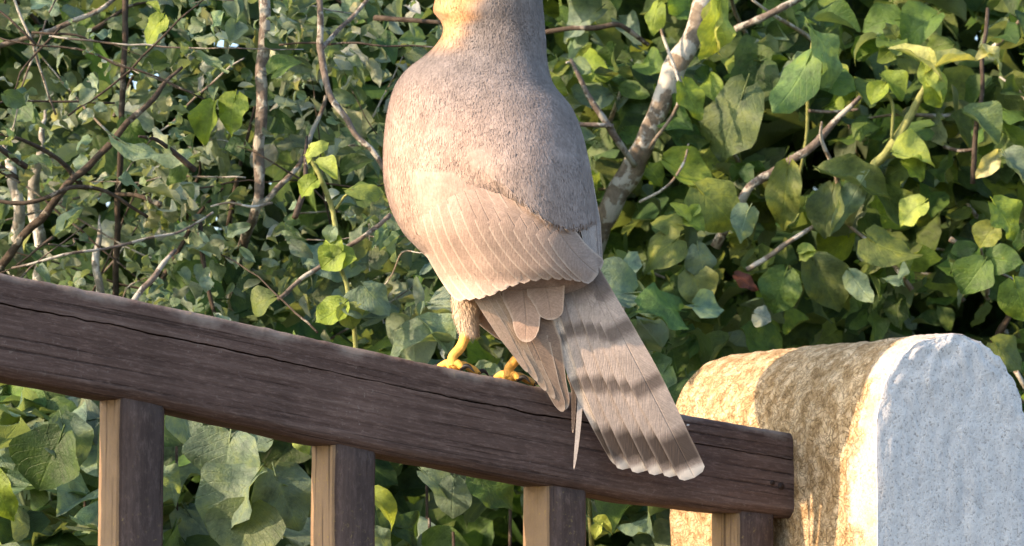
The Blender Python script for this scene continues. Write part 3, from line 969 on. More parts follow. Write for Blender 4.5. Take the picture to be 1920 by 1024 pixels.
# legs: feathered thigh, bare yellow shank, toes on the rail
def leg(px, py_top, py_foot, px_foot, yy, fl, seed):
    root_s = (on_rail(px_foot, py_foot) - P0).dot(U)
    dep = fl
    fz = z_top(root_s) + .003
    f = rail_pt(root_s, dep, fz)
    knee = at(px, py_top, yy)
    mid = knee.lerp(f, .55) + Vector((.001, 0, 0))
    pts, rr = smooth_path([knee, mid, f + Vector((0, 0, .010)), f + Vector((0, 0, .002))], [.0054, .0044, .0042, .0046], 6)
    v, fa, u = tube(pts, rr, 12, .12, seed)
    lg = child('leg', v, fa, M_LEG, hawk, u)
    def toe(dirv, ln):
        side = dirv.normalized()
        P = [f + Vector((0, 0, .001)), f + side * ln * .4 + Vector((0, 0, .0045)), f + side * ln * .8 + Vector((0, 0, .0022)), f + side * ln + Vector((0, 0, .0005))]
        sl = (z_top(root_s + .05) - z_top(root_s)) / .05
        P = [q + Vector((0, 0, sl * (q - f).dot(U))) for q in P]
        pp, r_ = smooth_path(P, [.0042, .0034, .0032, .0022], 5)
        v, fa, u = tube(pp, r_, 10, .18, seed + ln * 100)
        t = child('toe', v, fa, M_LEG, lg, u)
        e = P[-1]
        pp, r_ = smooth_path([e - side * .002, e + side * .005 + Vector((0, 0, .002)), e + side * .011 + Vector((0, 0, -.0035))], [.0026, .0019, .0003], 5)
        v, fa, u = tube(pp, r_, 8)
        child('claw', v, fa, M_CLAW, lg, u)
    toe(U * .95 - NN * .05, .026); toe(-NN + U * .35, .024); toe(-U * .1 - NN * .9, .022); toe(NN * .6 + U * .5, .009)
    return knee, f
k1, f1 = leg(884, 590, 692, 872, 2.270, .022, 1)
k2, f2 = leg(1000, 600, 712, 976, 2.276, .020, 5)
def thigh(c_top, c_mid, c_bot, rad, seed):
    pts, rr = smooth_path([c_top, c_mid, c_bot], rad, 10)
    v, fa, u = tube(pts, rr, 22, .10, seed)
    cols = [jcol((0.66, 0.53, 0.40), .05) for _ in v]
    t = child('thigh', v, fa, M_PLUM, hawk, None, cols)
    axis = list(zip(pts, rr))
    def samp():
        i = random.randrange(len(pts) - 1)
        q = random.random()
        c0 = pts[i].lerp(pts[i + 1], q); r = lerp(rr[i], rr[i + 1], q)
        th = random.uniform(0, 2 * math.pi)
        n = Vector((math.cos(th), math.sin(th), .1)).normalized()
        return c0 + n * r, n, jcol((0.70, 0.57, 0.43), .1), 1
    blades('down_feathers', t, 9000, samp, .009, .00028, .0022, lambda p: Vector((0, 0, -1)), .3)
thigh(at(896, 520, 2.262), at(876, 572, 2.268), at(881, 618, 2.270), (.020, .0095, .0045), 3)
thigh(at(1000, 520, 2.268), at(995, 590, 2.276), at(994, 640, 2.277), (.024, .016, .0065), 7)

# face, turned to the side and mostly above the frame
def ball(c_, r, name, mat, parent, sc=(1, 1, 1)):
    vs, fs = [], []
    for i in range(13):
        ph = math.pi * i / 12
        for k in range(16):
            th = 2 * math.pi * k / 16
            vs.append(c_ + Vector((math.sin(ph) * math.cos(th) * r * sc[0], math.sin(ph) * math.sin(th) * r * sc[1], math.cos(ph) * r * sc[2])))
    for i in range(12):
        for k in range(16):
            k2 = (k + 1) % 16
            fs.append((i*16 + k, (i+1)*16 + k, (i+1)*16 + k2, i*16 + k2))
    return child(name, vs, fs, mat, parent)
for py_, yy in ((-48, None), (-48, 1)):
    xx = 850
    Y_ = ysurf(xx, py_)
    if yy: Y_ = 2 * YB - Y_
    e = ball(at(xx, py_, Y_ + (.002 if not yy else -.002)), .0062, 'eye', M_EYE, hawk)
    ball(at(xx - 3, py_, Y_ + (-.0032 if not yy else .0032)), .0032, 'pupil', M_CLAW, e)
bp = [at(838, -34, YB), at(806, -32, YB), at(786, -20, YB), at(783, -2, YB)]
pp, r_ = smooth_path(bp, [.012, .0085, .0045, .0004], 6)
v, fa, u = tube(pp, r_, 12)
bk = child('beak', v, fa, M_CLAW, hawk, u)
pp, r_ = smooth_path([at(842, -34, YB), at(824, -34, YB), at(812, -33, YB)], [.0128, .0118, .0094], 4)
v, fa, u = tube(pp, r_, 12)
child('cere', v, fa, M_LEG, bk, u)
# ------------------------------------------------------------------ plants
YEL, MID, DRK, PALE, LIME = (0.20, 0.30, 0.05), (0.085, 0.165, 0.045), (0.048, 0.098, 0.033), (0.20, 0.30, 0.20), (0.34, 0.45, 0.11)
GREY_G = (0.155, 0.235, 0.165)
SILV, DULL = (0.30, 0.37, 0.32), (0.125, 0.19, 0.12)  # leaf greys of the tangled shrub, with haze painted into the colour
def leaf_shape(kind, rows=7):
    """unit leaf along +Y, face +Z"""
    rnd = random.Random(kind * 7 + 3)
    us = (-1, -.5, 0, .5, 1)
    verts, uvs, faces = [], [], []
    fold = rnd.uniform(.08, .85) if kind % 3 else rnd.uniform(-.2, .2)
    bend = rnd.uniform(.25, 1.7) * (1 if kind % 5 else -.6)
    twist = rnd.uniform(-1.1, 1.1)
    wav = rnd.uniform(.02, .10)
    crook = rnd.uniform(-.16, .16)
    pw = rnd.uniform(.58, .86)
    for i in range(rows):
        v = i / (rows - 1)
        w = .5 * math.sin(math.pi * min(1, max(.0, v)) ** pw) ** .85 if 0 < v < 1 else .03
        if i == 0: w = .10
        if i == 1: w = max(w, .36 if rows < 9 else .25)
        if i == 2 and rows > 9: w = max(w, .37)
        if i == rows - 1: w = .012
        a = bend * (v - .15)
        y = math.sin(a) / bend if abs(bend) > 1e-3 else v
        z = -(1 - math.cos(a)) / bend
        for u in us:
            cup = fold * abs(u) * w + wav * math.sin(v * 12.6 + u * 2 + kind) * abs(u)
            tw = twist * (v - .3) * u * w
            yy = y - (.10 * abs(u) if i <= 1 else -.03 * abs(u)) * (1 if i < 2 else (.6 if i % 2 else -.4) * (1 if rows < 9 else .5))
            verts.append((u * w * (1 + (.09 if rows < 9 else .035) * math.sin(i * 5.3 + kind + u)) + crook * v * v, yy, z + cup + tw)); uvs.append((u * .5 + .5, v))
    for i in range(rows - 1):
        for k in range(4):
            a = i * 5 + k
            faces.append((a, a + 1, a + 6, a + 5))
    # petiole
    b = len(verts)
    for t, r in ((0, .018), (1, .013)):
        for q in range(3):
            th = q * 2.094
            verts.append((math.cos(th) * r, -.30 * t + .02, .07 * t * t - .004 + math.sin(th) * r)); uvs.append((.5, .02))
    for q in range(3):
        faces.append((b + q, b + (q + 1) % 3, b + 3 + (q + 1) % 3, b + 3 + q))
    return verts, faces, uvs
NK = 20
SHAPES = [leaf_shape(k) for k in range(NK)]
LEAFM = [mesh_data('leaf', v, f, M_LEAF, u) for v, f, u in (leaf_shape(k, 12) for k in range(NK))]

def leaf_matrix(base, tip_dir, nrm, L, wr):
    y = tip_dir.normalized()
    z = (nrm - y * nrm.dot(y))
    if z.length < 1e-3: z = Vector((0, -1, 0.2)) - y * Vector((0, -1, .2)).dot(y)
    z.normalize()
    x = y.cross(z)
    m = Matrix((x * L * wr, y * L, z * L)).transposed().to_4x4()
    m.translation = base
    return m
CLEAR = []                                   # stretches of branches and single leaves that stand free in front: (px, py, radius, depth)
def clear_line(pix, radii, pad=10):
    for (p, q, r) in zip(pix[:-1], pix[1:], radii):
        n = max(1, int(math.hypot(q[0] - p[0], q[1] - p[1]) / 14))
        for i in range(n):
            t = i / n
            CLEAR.append((lerp(p[0], q[0], t), lerp(p[1], q[1], t), r + pad, lerp(p[2], q[2], t)))
def to_px(p):
    d = p - CAM
    w = d.dot(FWD)
    return 960 + d.x / w * F, 512 - d.dot(UPV) / w * F
def blocked(p, L):
    x, y = to_px(p)
    r = L * F / p.y * .42
    for (cx, cy, cr, cY) in CLEAR:
        if p.y < cY + .012 and abs(cx - x) < cr + r and abs(cy - y) < cr + r and (cx - x) ** 2 + (cy - y) ** 2 < (cr + r) ** 2: return True
    return False
def tangle_or_none(): return globals().get('tangle')
class Shrub:
    def __init__(self, name, root, label, cat, group=None):
        self.root = empty(name, root)
        tag(self.root, label, cat, group)
        self.leaves = []
        self.heroes = []
        self.stem_pts = []
    def branch(self, pts, radii, mat, name='branch', seg=9, sub=6, wob=.28, kink=0.0):
        pp, rr = smooth_path(pts, radii, sub)
        if kink:
            for i, p in enumerate(pp):
                p += Vector((noise.noise(p * 30), noise.noise(p * 30 + Vector((5, 0, 0))), noise.noise(p * 30 + Vector((0, 9, 0))))) * kink
        v, f, u = tube(pp, rr, seg, wob, random.uniform(0, 90))
        self.stem_pts += pp
        return child(name, v, f, mat, self.root, u)
    def pbranch(self, pix, radii_px, mat, name='branch', **kw):
        """pix: (px, py, Y) along the branch"""
        if all(-50 < p[0] < 1970 for p in pix[:2]): clear_line([p for p in pix if p[1] < 620], radii_px, 10 if max(radii_px) < 18 else -12)
        self.branch([at(*p) for p in pix], [r * (.72 if self is tangle_or_none() else .85) * p[2] / F for r, p in zip(radii_px, pix)], mat, name, **kw)
    def add(self, base, tip_dir, nrm, L, wr, col, kind=None):
        self.leaves.append((base, tip_dir, nrm, L, wr, col, random.randrange(NK) if kind is None else kind))
    def hero(self, b, t, w, Y, col, nx=0.0, nz=0.35, dY=0.0, kind=None, back=False):
        """one leaf read off the photograph: base and tip pixel, width in pixels, depth"""
        B, T = at(b[0], b[1], Y), at(t[0], t[1], Y + dY)
        L = (T - B).length
        for t_ in (.2, .6, .95): CLEAR.append((lerp(b[0], t[0], t_), lerp(b[1], t[1], t_), w * .33, Y))
        nrm = Vector((nx, -1, nz))
        if back: nrm = -nrm
        self.heroes.append((B, T - B, nrm, L * 1.06, w * Y / F / L / 1.0, col, random.randrange(NK) if kind is None else kind))
    def finish(self, most=300):
        def vis(l):
            p = l[0] - CAM
            d = p.y
            px, pz = p.x / d * F + 960, 512 - (p.dot(UPV) / p.dot(FWD)) * F
            inside = -80 < px < 2000 and -80 < pz < 1100
            return (0 if inside else 1, d - l[3] * 3)
        self.leaves.sort(key=vis)
        k = max(0, most - len(self.heroes))
        for (B, T, nrm, L, wr, col, kind) in self.heroes + self.leaves[:k]:
            o = bpy.data.objects.new('leaf', LEAFM[kind])
            C.objects.link(o)
            o.parent = self.root
            o.matrix_parent_inverse = Matrix.Translation(self.root.location).inverted()
            o.matrix_basis = leaf_matrix(B, T, nrm, L, wr)
            o.color = (*col, 1)
        rest = self.leaves[k:]
        if rest: leaf_mass('foliage', rest, self.root)
def leaf_mass(name, rest, parent):
    verts, faces, uvs, cols = [], [], [], []
    for (B, T, nrm, L, wr, col, kind) in rest:
        m = leaf_matrix(B, T, nrm, L, wr)
        v, f, u = SHAPES[kind]
        i = len(verts)
        verts += [m @ Vector(q) for q in v]
        faces += [tuple(i + j for j in q) for q in f]
        uvs += u
        cols += [col] * len(v)
    o = child(name, verts, faces, M_LEAFS, parent, uvs, cols)
    o['kind'] = 'stuff'
    return o
def pick(tones, var=.25):
    c = random.choice(tones)
    k = random.uniform(1 - var, 1 + var)
    return (c[0] * k * random.uniform(.88, 1.12), c[1] * k, c[2] * k * random.uniform(.8, 1.2))
def rand_unit():
    while True:
        v = Vector((random.uniform(-1, 1), random.uniform(-1, 1), random.uniform(-1, 1)))
        if .05 < v.length < 1: return v.normalized()
def scatter(sh, n, pxr, pyr, Yr, size, tones, twigs, tmat, droop=.5, up=.55, wr=(.75, 1.0), keep=None):
    """twigs with leaves along them, filling the stretch of thicket seen in that direction and well past the frame"""
    done = 0
    tries = 0
    while done < n and tries < n * 4:
        tries += 1
        px, py, Y = random.uniform(*pxr), random.uniform(*pyr), lerp(Yr[0], Yr[1], random.random() ** 1.2)
        if keep and not keep(px, py, Y): continue
        p = at(px, py, Y)
        if p.z < .1: continue
        d = (rand_unit() + Vector((0, -.35, .35))).normalized()
        ln = random.uniform(.07, .16)
        k = random.randint(4, 7)
        q = [p + d * ln * t + Vector((0, 0, -.15 * ln * t * t)) + rand_unit() * .005 for t in (0, .35, .7, 1)]
        if random.random() < twigs:
            sh.branch(q, [.0032, .0026, .002, .0012], tmat, 'twig', 5, 3, .2)
        ax = d.cross(Vector((0, 0, 1))).normalized()
        for j in range(k):
            t = (j + .6) / k
            i = min(2, int(t * 3)); b = q[i].lerp(q[i + 1], t * 3 - i)
            sgn = 1 if j % 2 else -1
            td = (ax * sgn * random.uniform(.5, 1) + d * random.uniform(.2, .9) + Vector((0, 0, -droop * random.uniform(.3, 1.5))) + rand_unit() * .3).normalized()
            nr = Vector((-.25, -.55, up)) + rand_unit() * .65
            s = random.uniform(*size) * (1.15 - .45 * t)
            if not blocked(b + td * s * .7, s): sh.add(b + td * s * .28, td, nr, s, random.uniform(*wr), pick(tones))
            done += 1

# --- the tangled grey-twigged shrub (its crown fills the view past the railing)
tangle = Shrub('tangled_shrub', Vector((-0.42, 3.0, 0)), 'tangled shrub of grey lichened twigs and small grey-green leaves behind the sloping rail', 'shrub')
A = tangle
A.pbranch([(495, -220, 2.72), (496, 0, 2.70), (494, 110, 2.70), (490, 220, 2.69), (484, 320, 2.69), (478, 395, 2.70), (452, 470, 2.76), (430, 700, 2.9), (420, 1300, 3.0)], [14, 15, 16, 15.5, 14.5, 13, 13, 15, 20], M_BARK, kink=.004)
A.pbranch([(478, 395, 2.70), (520, 355, 2.69), (560, 310, 2.70), (590, 240, 2.73), (612, 180, 2.75)], [8, 7.5, 7, 6, 5], M_BARK, kink=.003)
A.pbranch([(585, -120, 2.62), (598, 20, 2.62), (603, 100, 2.62), (618, 175, 2.61), (655, 235, 2.60), (715, 305, 2.60), (790, 400, 2.63)], [9, 9, 9, 9, 8, 7, 6], M_BARK, kink=.004)
A.pbranch([(603, 90, 2.62), (640, 50, 2.64), (690, 0, 2.66), (740, -60, 2.68)], [6, 6, 5.5, 5], M_BARK, kink=.002)
A.pbranch([(345, 125, 2.62), (285, 185, 2.60), (215, 258, 2.60), (140, 340, 2.61), (60, 430, 2.63), (-40, 540, 2.66)], [4, 7, 9, 10, 11, 12], M_BARKD, kink=.004)
A.pbranch([(236, -80, 2.78), (234, 60, 2.76), (230, 160, 2.75), (226, 260, 2.75), (220, 420, 2.77), (215, 600, 2.8)], [8, 8, 8, 8, 8, 9], M_BARKD, kink=.002)
A.pbranch([(-60, 105, 2.66), (60, 68, 2.65), (130, 45, 2.65), (205, 5, 2.66), (260, -40, 2.68)], [6, 7, 7, 6, 5], M_BARK, kink=.003)
A.pbranch([(20, -20, 2.6), (55, 70, 2.6), (78, 140, 2.61), (105, 215, 2.63)], [4, 4, 3.5, 3], M_BARK, kink=.002)
A.pbranch([(-30, 372, 2.56), (60, 378, 2.55), (140, 350, 2.56), (210, 365, 2.58), (280, 410, 2.6)], [5, 6, 6, 5, 4], M_BARKD, kink=.003)
A.pbranch([(20, 500, 2.5), (120, 480, 2.5), (215, 460, 2.52), (330, 435, 2.55), (400, 400, 2.58)], [3, 4, 4, 3.5, 3], M_BARK, kink=.003)
A.pbranch([(510, 380, 2.62), (470, 388, 2.6), (430, 380, 2.6), (395, 388, 2.6)], [3.5, 3.5, 3, 2.5], M_BARKT, kink=.001)
A.pbranch([(735, 400, 2.55), (690, 436, 2.54), (640, 470, 2.54), (560, 528, 2.53), (520, 560, 2.52)], [6, 6, 6, 6, 6], M_BARK, kink=.003)
A.pbranch([(330, 470, 2.5), (290, 515, 2.48), (262, 550, 2.47), (230, 600, 2.46)], [5, 8, 8, 8], M_BARK, kink=.002)
A.pbranch([(0, 262, 2.9), (20, 320, 2.88), (32, 380, 2.88), (36, 470, 2.9), (40, 640, 2.95), (40, 1400, 3)], [3, 14, 16, 18, 19, 24], M_BARKW, kink=.008)
A.pbranch([(82, 210, 2.98), (72, 300, 2.95), (68, 370, 2.95), (74, 470, 2.96), (80, 640, 3.0), (80, 1400, 3.05)], [3, 13, 16, 16, 18, 24], M_BARKW, kink=.008)
A.pbranch([(186, 400, 2.8), (182, 470, 2.78), (190, 540, 2.78), (200, 700, 2.8), (200, 1400, 2.9)], [1.5, 9, 11, 12, 16], M_BARKW, kink=.006)
for _ in range(44):
    px, py, Y = random.uniform(-120, 760), random.uniform(-60, 620), random.uniform(2.5, 2.95)
    p = at(px, py, Y)
    d = Vector((random.gauss(0, 1), random.gauss(0, .3), random.gauss(.3, .7))).normalized() * random.uniform(.05, .16)
    A.branch([p - d, p - d * .2 + rand_unit() * .008, p + d * .5 + rand_unit() * .012, p + d], [random.uniform(.0006, .0014) * k for k in (1.2, 1, .8, .4)], random.choice([M_BARK, M_BARKD, M_BARKD, M_BARKT]), 'twig', 6, 5, .25, .004)
# pale curved leaves by the trunk
A.hero((240, 272), (388, 330), 42, 2.55, PALE, 0, 1.4)
A.hero((285, 362), (362, 366), 16, 2.54, (0.30, 0.36, 0.26), 0, 2.0)
A.hero((378, 110), (430, 152), 26, 2.56, PALE, 0, 1.3)
A.hero((210, 335), (278, 326), 20, 2.55, PALE, 0, 1.8)
A.hero((350, 300), (300, 345), 40, 2.57, MID, 0, .8)
A.hero((440, 190), (420, 262), 62, 2.62, YEL, -.3, .5)
A.hero((400, 205), (385, 280), 54, 2.63, YEL, -.3, .5)
A.hero((520, 130), (580, 82), 60, 2.66, MID, -.2, .8)
A.hero((240, 232), (262, 290), 50, 2.62, MID, -.3, .3)
A.hero((300, 40), (262, 90), 44, 2.62, YEL, -.3, .4)
A.hero((280, 10), (305, 22), 14, 2.6, LIME, 0, .8)
scatter(A, 1300, (-260, 900), (-160, 640), (2.68, 3.15), (.014, .040), [GREY_G, DULL, SILV, DULL, DRK], .08, M_BARKD, wr=(.45, .95))
scatter(A, 900, (-260, 900), (-160, 640), (2.58, 2.95), (.012, .040), [GREY_G, SILV, DULL, GREY_G], .06, M_BARKD, droop=.9, wr=(.22, .5))
scatter(A, 620, (-260, 900), (-160, 660), (2.47, 2.72), (.010, .030), [GREY_G, SILV, GREY_G, DULL], .10, M_BARKD, wr=(.35, .95), keep=lambda x, y, Y: x < 560)
A.finish()

# --- the young sprig standing clear of it
sprig = Shrub('sapling', at(668, 1500, 2.46), 'pale yellow-green sprig of rounded leaves rising beside the hawk', 'plant')
S = sprig
S.pbranch([(690, 2200, 2.48), (672, 800, 2.46), (655, 565, 2.45), (638, 500, 2.45), (630, 440, 2.45), (622, 390, 2.45), (602, 335, 2.45), (583, 300, 2.45), (580, 272, 2.45)], [7, 6, 5, 5.5, 6, 6, 6, 5, 3], M_STEM, 'stem', kink=.001, seg=8)
S.pbranch([(630, 392, 2.45), (645, 370, 2.445), (662, 355, 2.44)], [3, 3, 2.5], M_STEM, 'petiole', seg=6)
S.hero((581, 285), (618, 258), 30, 2.445, LIME, .2, .8, -.004)
S.hero((584, 283), (572, 310), 16, 2.447, LIME, -.2, .3)
S.hero((600, 310), (640, 330), 36, 2.442, LIME, .3, .6, -.006)
S.hero((588, 342), (556, 372), 44, 2.442, YEL, -.3, .4, -.004)
S.hero((662, 356), (730, 352), 46, 2.440, (0.20, 0.28, 0.07), .1, 1.0)
S.hero((632, 470), (598, 445), 46, 2.440, YEL, -.3, .3)
S.hero((634, 478), (596, 510), 60, 2.438, YEL, -.2, .2)
S.hero((634, 480), (672, 498), 58, 2.440, YEL, .3, .3)
S.hero((622, 430), (612, 460), 30, 2.436, PALE, 0, .5)
S.hero((652, 570), (706, 590), 70, 2.44, GREY_G, .2, .6)
S.hero((690, 545), (738, 598), 66, 2.436, GREY_G, .4, .3)
S.hero((640, 575), (592, 618), 62, 2.437, YEL, -.2, .6)
S.hero((650, 580), (668, 625), 56, 2.435, (0.19, 0.25, 0.07), .2, .5)
S.finish()

# --- the broad-leaved plant under and behind the railing
low = Shrub('broad_leaved_plant', Vector((-.12, 2.62, 0)), 'broad rounded dull-green leaves of a low plant showing between the wooden balusters', 'plant')
B_ = low
for _ in range(26):
    px, py, Y = random.uniform(-120, 1250), random.uniform(720, 1150), random.uniform(2.5, 2.8)
    p = at(px, py, Y)
    B_.branch([Vector((p.x * .8 + random.uniform(-.1, .1), p.y + .05, .02)), Vector((p.x * .9, p.y + .04, p.z * .55)), p], [.004, .003, .0016], M_BARKD, 'stem', 6, 5, .2, .006)
B_.hero((505, 560), (448, 578), 62, 2.50, (0.11, 0.16, 0.055), -.1, .7)
B_.hero((820, 640), (690, 632), 58, 2.47, GREY_G, 0, 1.3)
B_.hero((800, 610), (862, 660), 60, 2.47, PALE, .2, .9)
B_.hero((430, 830), (405, 940), 150, 2.44, GREY_G, -.2, .4)
B_.hero((470, 905), (370, 1010), 130, 2.42, GREY_G, -.3, .8)
B_.hero((520, 900), (560, 1010), 120, 2.42, GREY_G, .2, .8)
B_.hero((470, 960), (450, 1060), 150, 2.41, (0.13, 0.19, 0.10), 0, .9)
B_.hero((110, 830), (60, 940), 140, 2.36, DRK, -.1, .4)
B_.hero((120, 800), (150, 900), 90, 2.37, GREY_G, .2, .4)
B_.hero((-10, 900), (20, 1000), 60, 2.35, YEL, -.2, .3)
B_.hero((340, 770), (365, 850), 70, 2.46, GREY_G, .1, .3)
B_.hero((295, 880), (365, 905), 44, 2.44, PALE, 0, 1.1)
B_.hero((500, 830), (450, 850), 60, 2.47, GREY_G, 0, 1.1)
B_.hero((560, 818), (580, 858), 34, 2.45, LIME, 0, .3)
B_.hero((520, 890), (568, 915), 44, 2.43, YEL, 0, .8)
B_.hero((705, 935), (768, 1000), 44, 2.42, LIME, .2, .6, kind=2)
B_.hero((705, 1000), (742, 1040), 40, 2.41, PALE, .2, .6)
B_.hero((800, 890), (862, 930), 60, 2.48, PALE, .1, .6)
B_.hero((850, 910), (840, 985), 70, 2.48, GREY_G, 0, .3)
B_.hero((900, 900), (975, 960), 90, 2.5, MID, 0, .5)
B_.hero((1120, 980), (1155, 1000), 24, 2.52, LIME, .2, .6)
B_.hero((1125, 985), (1110, 1015), 22, 2.52, LIME, -.2, .6)
scatter(B_, 620, (-260, 1330), (560, 1250), (2.46, 2.95), (.045, .082), [GREY_G, MID, GREY_G, DRK, PALE], .12, M_STEM, droop=.35, up=.8, wr=(.7, 1.1), keep=lambda x, y, Y: Y > 2.36 + x * .00030 and (x > 640 or y > 620))
B_.finish()

# --- the big-leaved shrub behind the post
big = Shrub('big_leaved_shrub', Vector((.62, 3.25, 0)), 'big-leaved green shrub with yellow-green shoots growing behind the rendered post', 'shrub')
D = big
D.pbranch([(1400, -170, 3.02), (1328, -10, 2.98), (1300, 60, 2.97), (1262, 145, 2.97), (1225, 225, 2.98), (1190, 300, 3.0), (1150, 380, 3.02), (1080, 560, 3.08), (1040, 900, 3.15), (1030, 2600, 3.2)], [20, 22, 23, 24, 24, 26, 26, 27, 28, 32], M_BARKT, kink=.006)
D.pbranch([(1190, 310, 2.98), (1150, 250, 2.94), (1110, 190, 2.93), (1070, 110, 2.93)], [7, 8, 7, 4], M_BARK, kink=.002)
D.pbranch([(1150, 236, 2.93), (1100, 234, 2.93), (1075, 232, 2.93)], [5, 5, 4], M_BARK, kink=.001)
D.pbranch([(1215, 280, 2.95), (1275, 180, 2.93), (1240, 60, 2.95), (1246, 30, 2.96)], [4, 4, 3.5, 3], M_BARKT, kink=.001)
D.pbranch([(1340, 460, 2.95), (1405, 355, 2.92), (1462, 315, 2.91), (1530, 268, 2.90), (1570, 225, 2.90), (1612, 180, 2.90)], [11, 10, 9, 9, 7, 5], M_BARK, kink=.003)
D.pbranch([(1380, 55, 2.96), (1430, 32, 2.95), (1490, 2, 2.95), (1560, -50, 2.97)], [8, 8, 8, 8], M_BARK, kink=.002)
D.pbranch([(1590, 420, 2.93), (1632, 322, 2.90), (1662, 290, 2.89), (1700, 230, 2.88), (1732, 170, 2.87), (1746, 140, 2.87)], [10, 10, 10, 10, 8, 6], M_STEM, 'stem', kink=.002)
D.pbranch([(1650, 300, 2.9), (1690, 288, 2.89), (1712, 284, 2.88)], [3.5, 3.5, 3], M_STEM, 'petiole', seg=6)
D.pbranch([(1672, 260, 2.88), (1674, 200, 2.87), (1660, 168, 2.87)], [4, 4, 3], M_STEM, 'petiole', seg=6)
D.pbranch([(1400, 505, 2.92), (1450, 475, 2.91), (1500, 440, 2.91), (1545, 412, 2.92)], [6, 6, 5, 4], M_BARKT, kink=.002)
D.pbranch([(1850, 660, 3.0), (1870, 630, 2.97), (1895, 590, 2.95), (1930, 520, 2.95), (1980, 430, 2.97)], [8, 8, 7.5, 7, 6], M_BARKD, kink=.002)
D.pbranch([(1822, 345, 2.9), (1826, 280, 2.89), (1838, 200, 2.89), (1842, 110, 2.9), (1850, 20, 2.92)], [6, 6, 5, 5, 4], M_BARKD, kink=.003)
D.pbranch([(1770, 275, 2.92), (1800, 282, 2.9), (1826, 280, 2.89)], [4, 4, 4], M_BARKD, kink=.001)
D.pbranch([(1515, 208, 2.92), (1560, 210, 2.92), (1610, 205, 2.91)], [3.5, 3.5, 3], M_BARK, kink=.001)
D.pbranch([(1525, 70, 2.92), (1515, 140, 2.92), (1512, 260, 2.94), (1500, 330, 2.96)], [4, 4, 4, 4], M_STEM, 'stem', kink=.002)
D.pbranch([(1020, 60, 3.0), (1120, 50, 2.98), (1165, 48, 2.98), (1215, 85, 3.0)], [5, 6, 6, 5], M_BARKD, kink=.003)
D.pbranch([(1200, 380, 2.97), (1250, 350, 2.95), (1280, 310, 2.95), (1290, 270, 2.96)], [3, 3, 3, 2], M_BARKT, kink=.002)
H = D.hero
H((1345, 15), (1345, 140), 62, 2.90, LIME, .5, .3, kind=3); H((1340, 20), (1315, 120), 40, 2.905, (0.42, 0.48, 0.14), -.6, .3)
H((1285, 165), (1318, 232), 56, 2.92, YEL, .3, .4, kind=4)
H((1390, 185), (1328, 332), 120, 2.94, (0.12, 0.18, 0.085), -.3, .3)
H((1420, 130), (1395, 230), 90, 2.96, DRK, 0, .3)
H((1512, 120), (1445, 248), 74, 2.90, (0.13, 0.24, 0.085), -.3, .5)
H((1530, 65), (1618, 162), 62, 2.89, (0.20, 0.32, 0.13), .4, .7)
H((1545, 40), (1625, 45), 40, 2.9, MID, 0, 1.2)
H((1320, 365), (1400, 440), 110, 2.89, (0.20, 0.26, 0.06), -.1, .6, kind=6); H((1400, 400), (1372, 465), 56, 2.885, PALE, .5, .2)
H((1475, 330), (1458, 452), 66, 2.89, (0.16, 0.21, 0.055), -.2, .3)
H((1610, 350), (1552, 455), 46, 2.89, PALE, .5, .4); H((1560, 365), (1540, 460), 70, 2.90, (0.11, 0.16, 0.07), -.4, .3)
H((1655, 165), (1632, 200), 46, 2.865, YEL, -.3, .5); H((1660, 150), (1705, 185), 52, 2.87, YEL, .4, .5)
H((1745, 135), (1670, 60), 26, 2.86, (0.45, 0.50, 0.20), -.2, 1.2, kind=1); H((1752, 130), (1840, 80), 26, 2.86, (0.50, 0.54, 0.24), 0, 1.2, kind=1)
H((1745, 150), (1722, 112), 40, 2.858, LIME, -.3, .3); H((1750, 150), (1800, 195), 50, 2.858, LIME, .4, .5); H((1745, 160), (1775, 205), 48, 2.857, YEL, .2, .4)
H((1850, 95), (1895, 130), 34, 2.86, (0.50, 0.54, 0.26), .3, .7); H((1840, 110), (1880, 88), 20, 2.862, (0.5, 0.52, 0.24), 0, 1)
H((1690, 290), (1762, 300), 76, 2.87, LIME, .1, .8, kind=7); H((1700, 310), (1750, 330), 44, 2.868, YEL, .1, .4)
H((1865, 295), (1828, 345), 34, 2.86, (0.55, 0.56, 0.30), .4, .5)
H((1725, 385), (1672, 418), 56, 2.87, LIME, -.2, .6)
H((1560, 330), (1690, 370), 60, 2.89, (0.11, 0.16, 0.045), 0, .9)
H((1730, 240), (1640, 240), 50, 2.9, MID, 0, .8); H((1820, 220), (1890, 262), 70, 2.88, (0.14, 0.22, 0.10), .2, .8)
H((1640, 455), (1730, 510), 90, 2.86, (0.13, 0.18, 0.05), 0, .7); H((1300, 520), (1330, 590), 76, 2.88, (0.21, 0.26, 0.10), 0, .2)
H((1420, 590), (1450, 605), 44, 2.87, (0.36, 0.42, 0.34), 0, .3); H((1600, 520), (1640, 580), 46, 2.87, PALE, 0, .4)
H((1870, 390), (1925, 455), 80, 2.84, YEL, .1, .7); H((1860, 430), (1830, 470), 60, 2.85, (0.18, 0.23, 0.06), 0, .8)
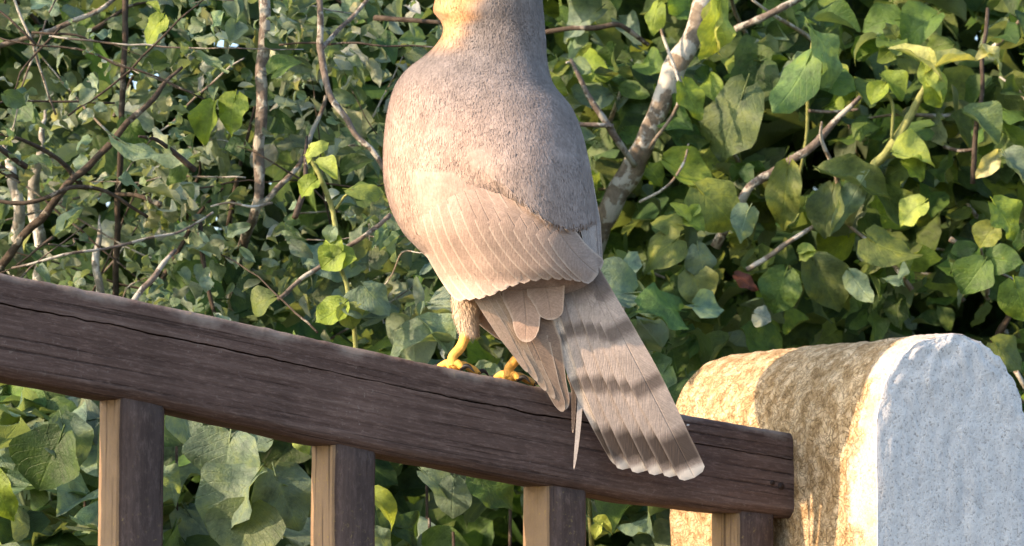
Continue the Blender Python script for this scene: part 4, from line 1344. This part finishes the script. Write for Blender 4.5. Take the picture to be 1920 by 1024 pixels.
H((1840, 500), (1800, 560), 80, 2.86, MID, 0, .6); H((1905, 540), (1930, 620), 80, 2.86, YEL, 0, .5)
H((1300, 400), (1310, 378), 22, 2.87, LIME, .2, .7); H((1285, 410), (1252, 378), 22, 2.87, LIME, -.3, .7); H((1290, 415), (1330, 430), 50, 2.87, YEL, .2, .6); H((1270, 420), (1215, 400), 54, 2.88, (0.16, 0.22, 0.06), -.2, .8)
H((1260, 455), (1180, 500), 84, 2.87, (0.13, 0.18, 0.05), -.2, .6); H((1160, 490), (1195, 570), 80, 2.9, (0.11, 0.17, 0.05), .1, .4); H((1310, 470), (1325, 530), 60, 2.87, (0.17, 0.24, 0.16), .2, .6)
H((1520, 470), (1490, 485), 30, 2.87, LIME, 0, .6); H((1505, 470), (1545, 460), 24, 2.87, LIME, 0, .6)
H((1385, 520), (1425, 548), 30, 2.885, (0.13, 0.05, 0.035), 0, .5, kind=4)
H((1470, 520), (1440, 600), 80, 2.9, MID, 0, .4); H((1530, 500), (1570, 600), 90, 2.9, (0.09, 0.13, 0.04), 0, .4)
H((1232, 15), (1215, 70), 40, 2.93, YEL, -.4, .4); H((1870, 650), (1925, 700), 80, 2.9, (0.15, 0.2, 0.05), 0, .5)
scatter(D, 1250, (960, 2180), (-200, 760), (2.93, 3.45), (.036, .066), [MID, DRK, MID, (0.10, 0.15, 0.04), GREY_G, YEL], .16, M_BARKT, droop=.6, wr=(.5, .98))
D.finish()

# --- the hedge closing the view behind them all
hedge_leaves = []
for _ in range(9500):
    px, py, Y = random.uniform(-900, 2900), random.uniform(-500, 1500), random.uniform(3.35, 4.5)
    p = at(px, py, Y)
    if p.z < .05: continue
    td = (rand_unit() + Vector((0, -.3, -.5))).normalized()
    hedge_leaves.append((p, td, Vector((-.2, -.6, .6)) + rand_unit() * .6, random.uniform(.06, .11), random.uniform(.8, 1.05), pick([MID, DRK, DRK]), random.randrange(NK)))
hz = leaf_mass('hedge', hedge_leaves, None)
tag(hz, 'dense dark green leaf mass of the hedge behind the shrubs', 'hedge', kind='stuff')
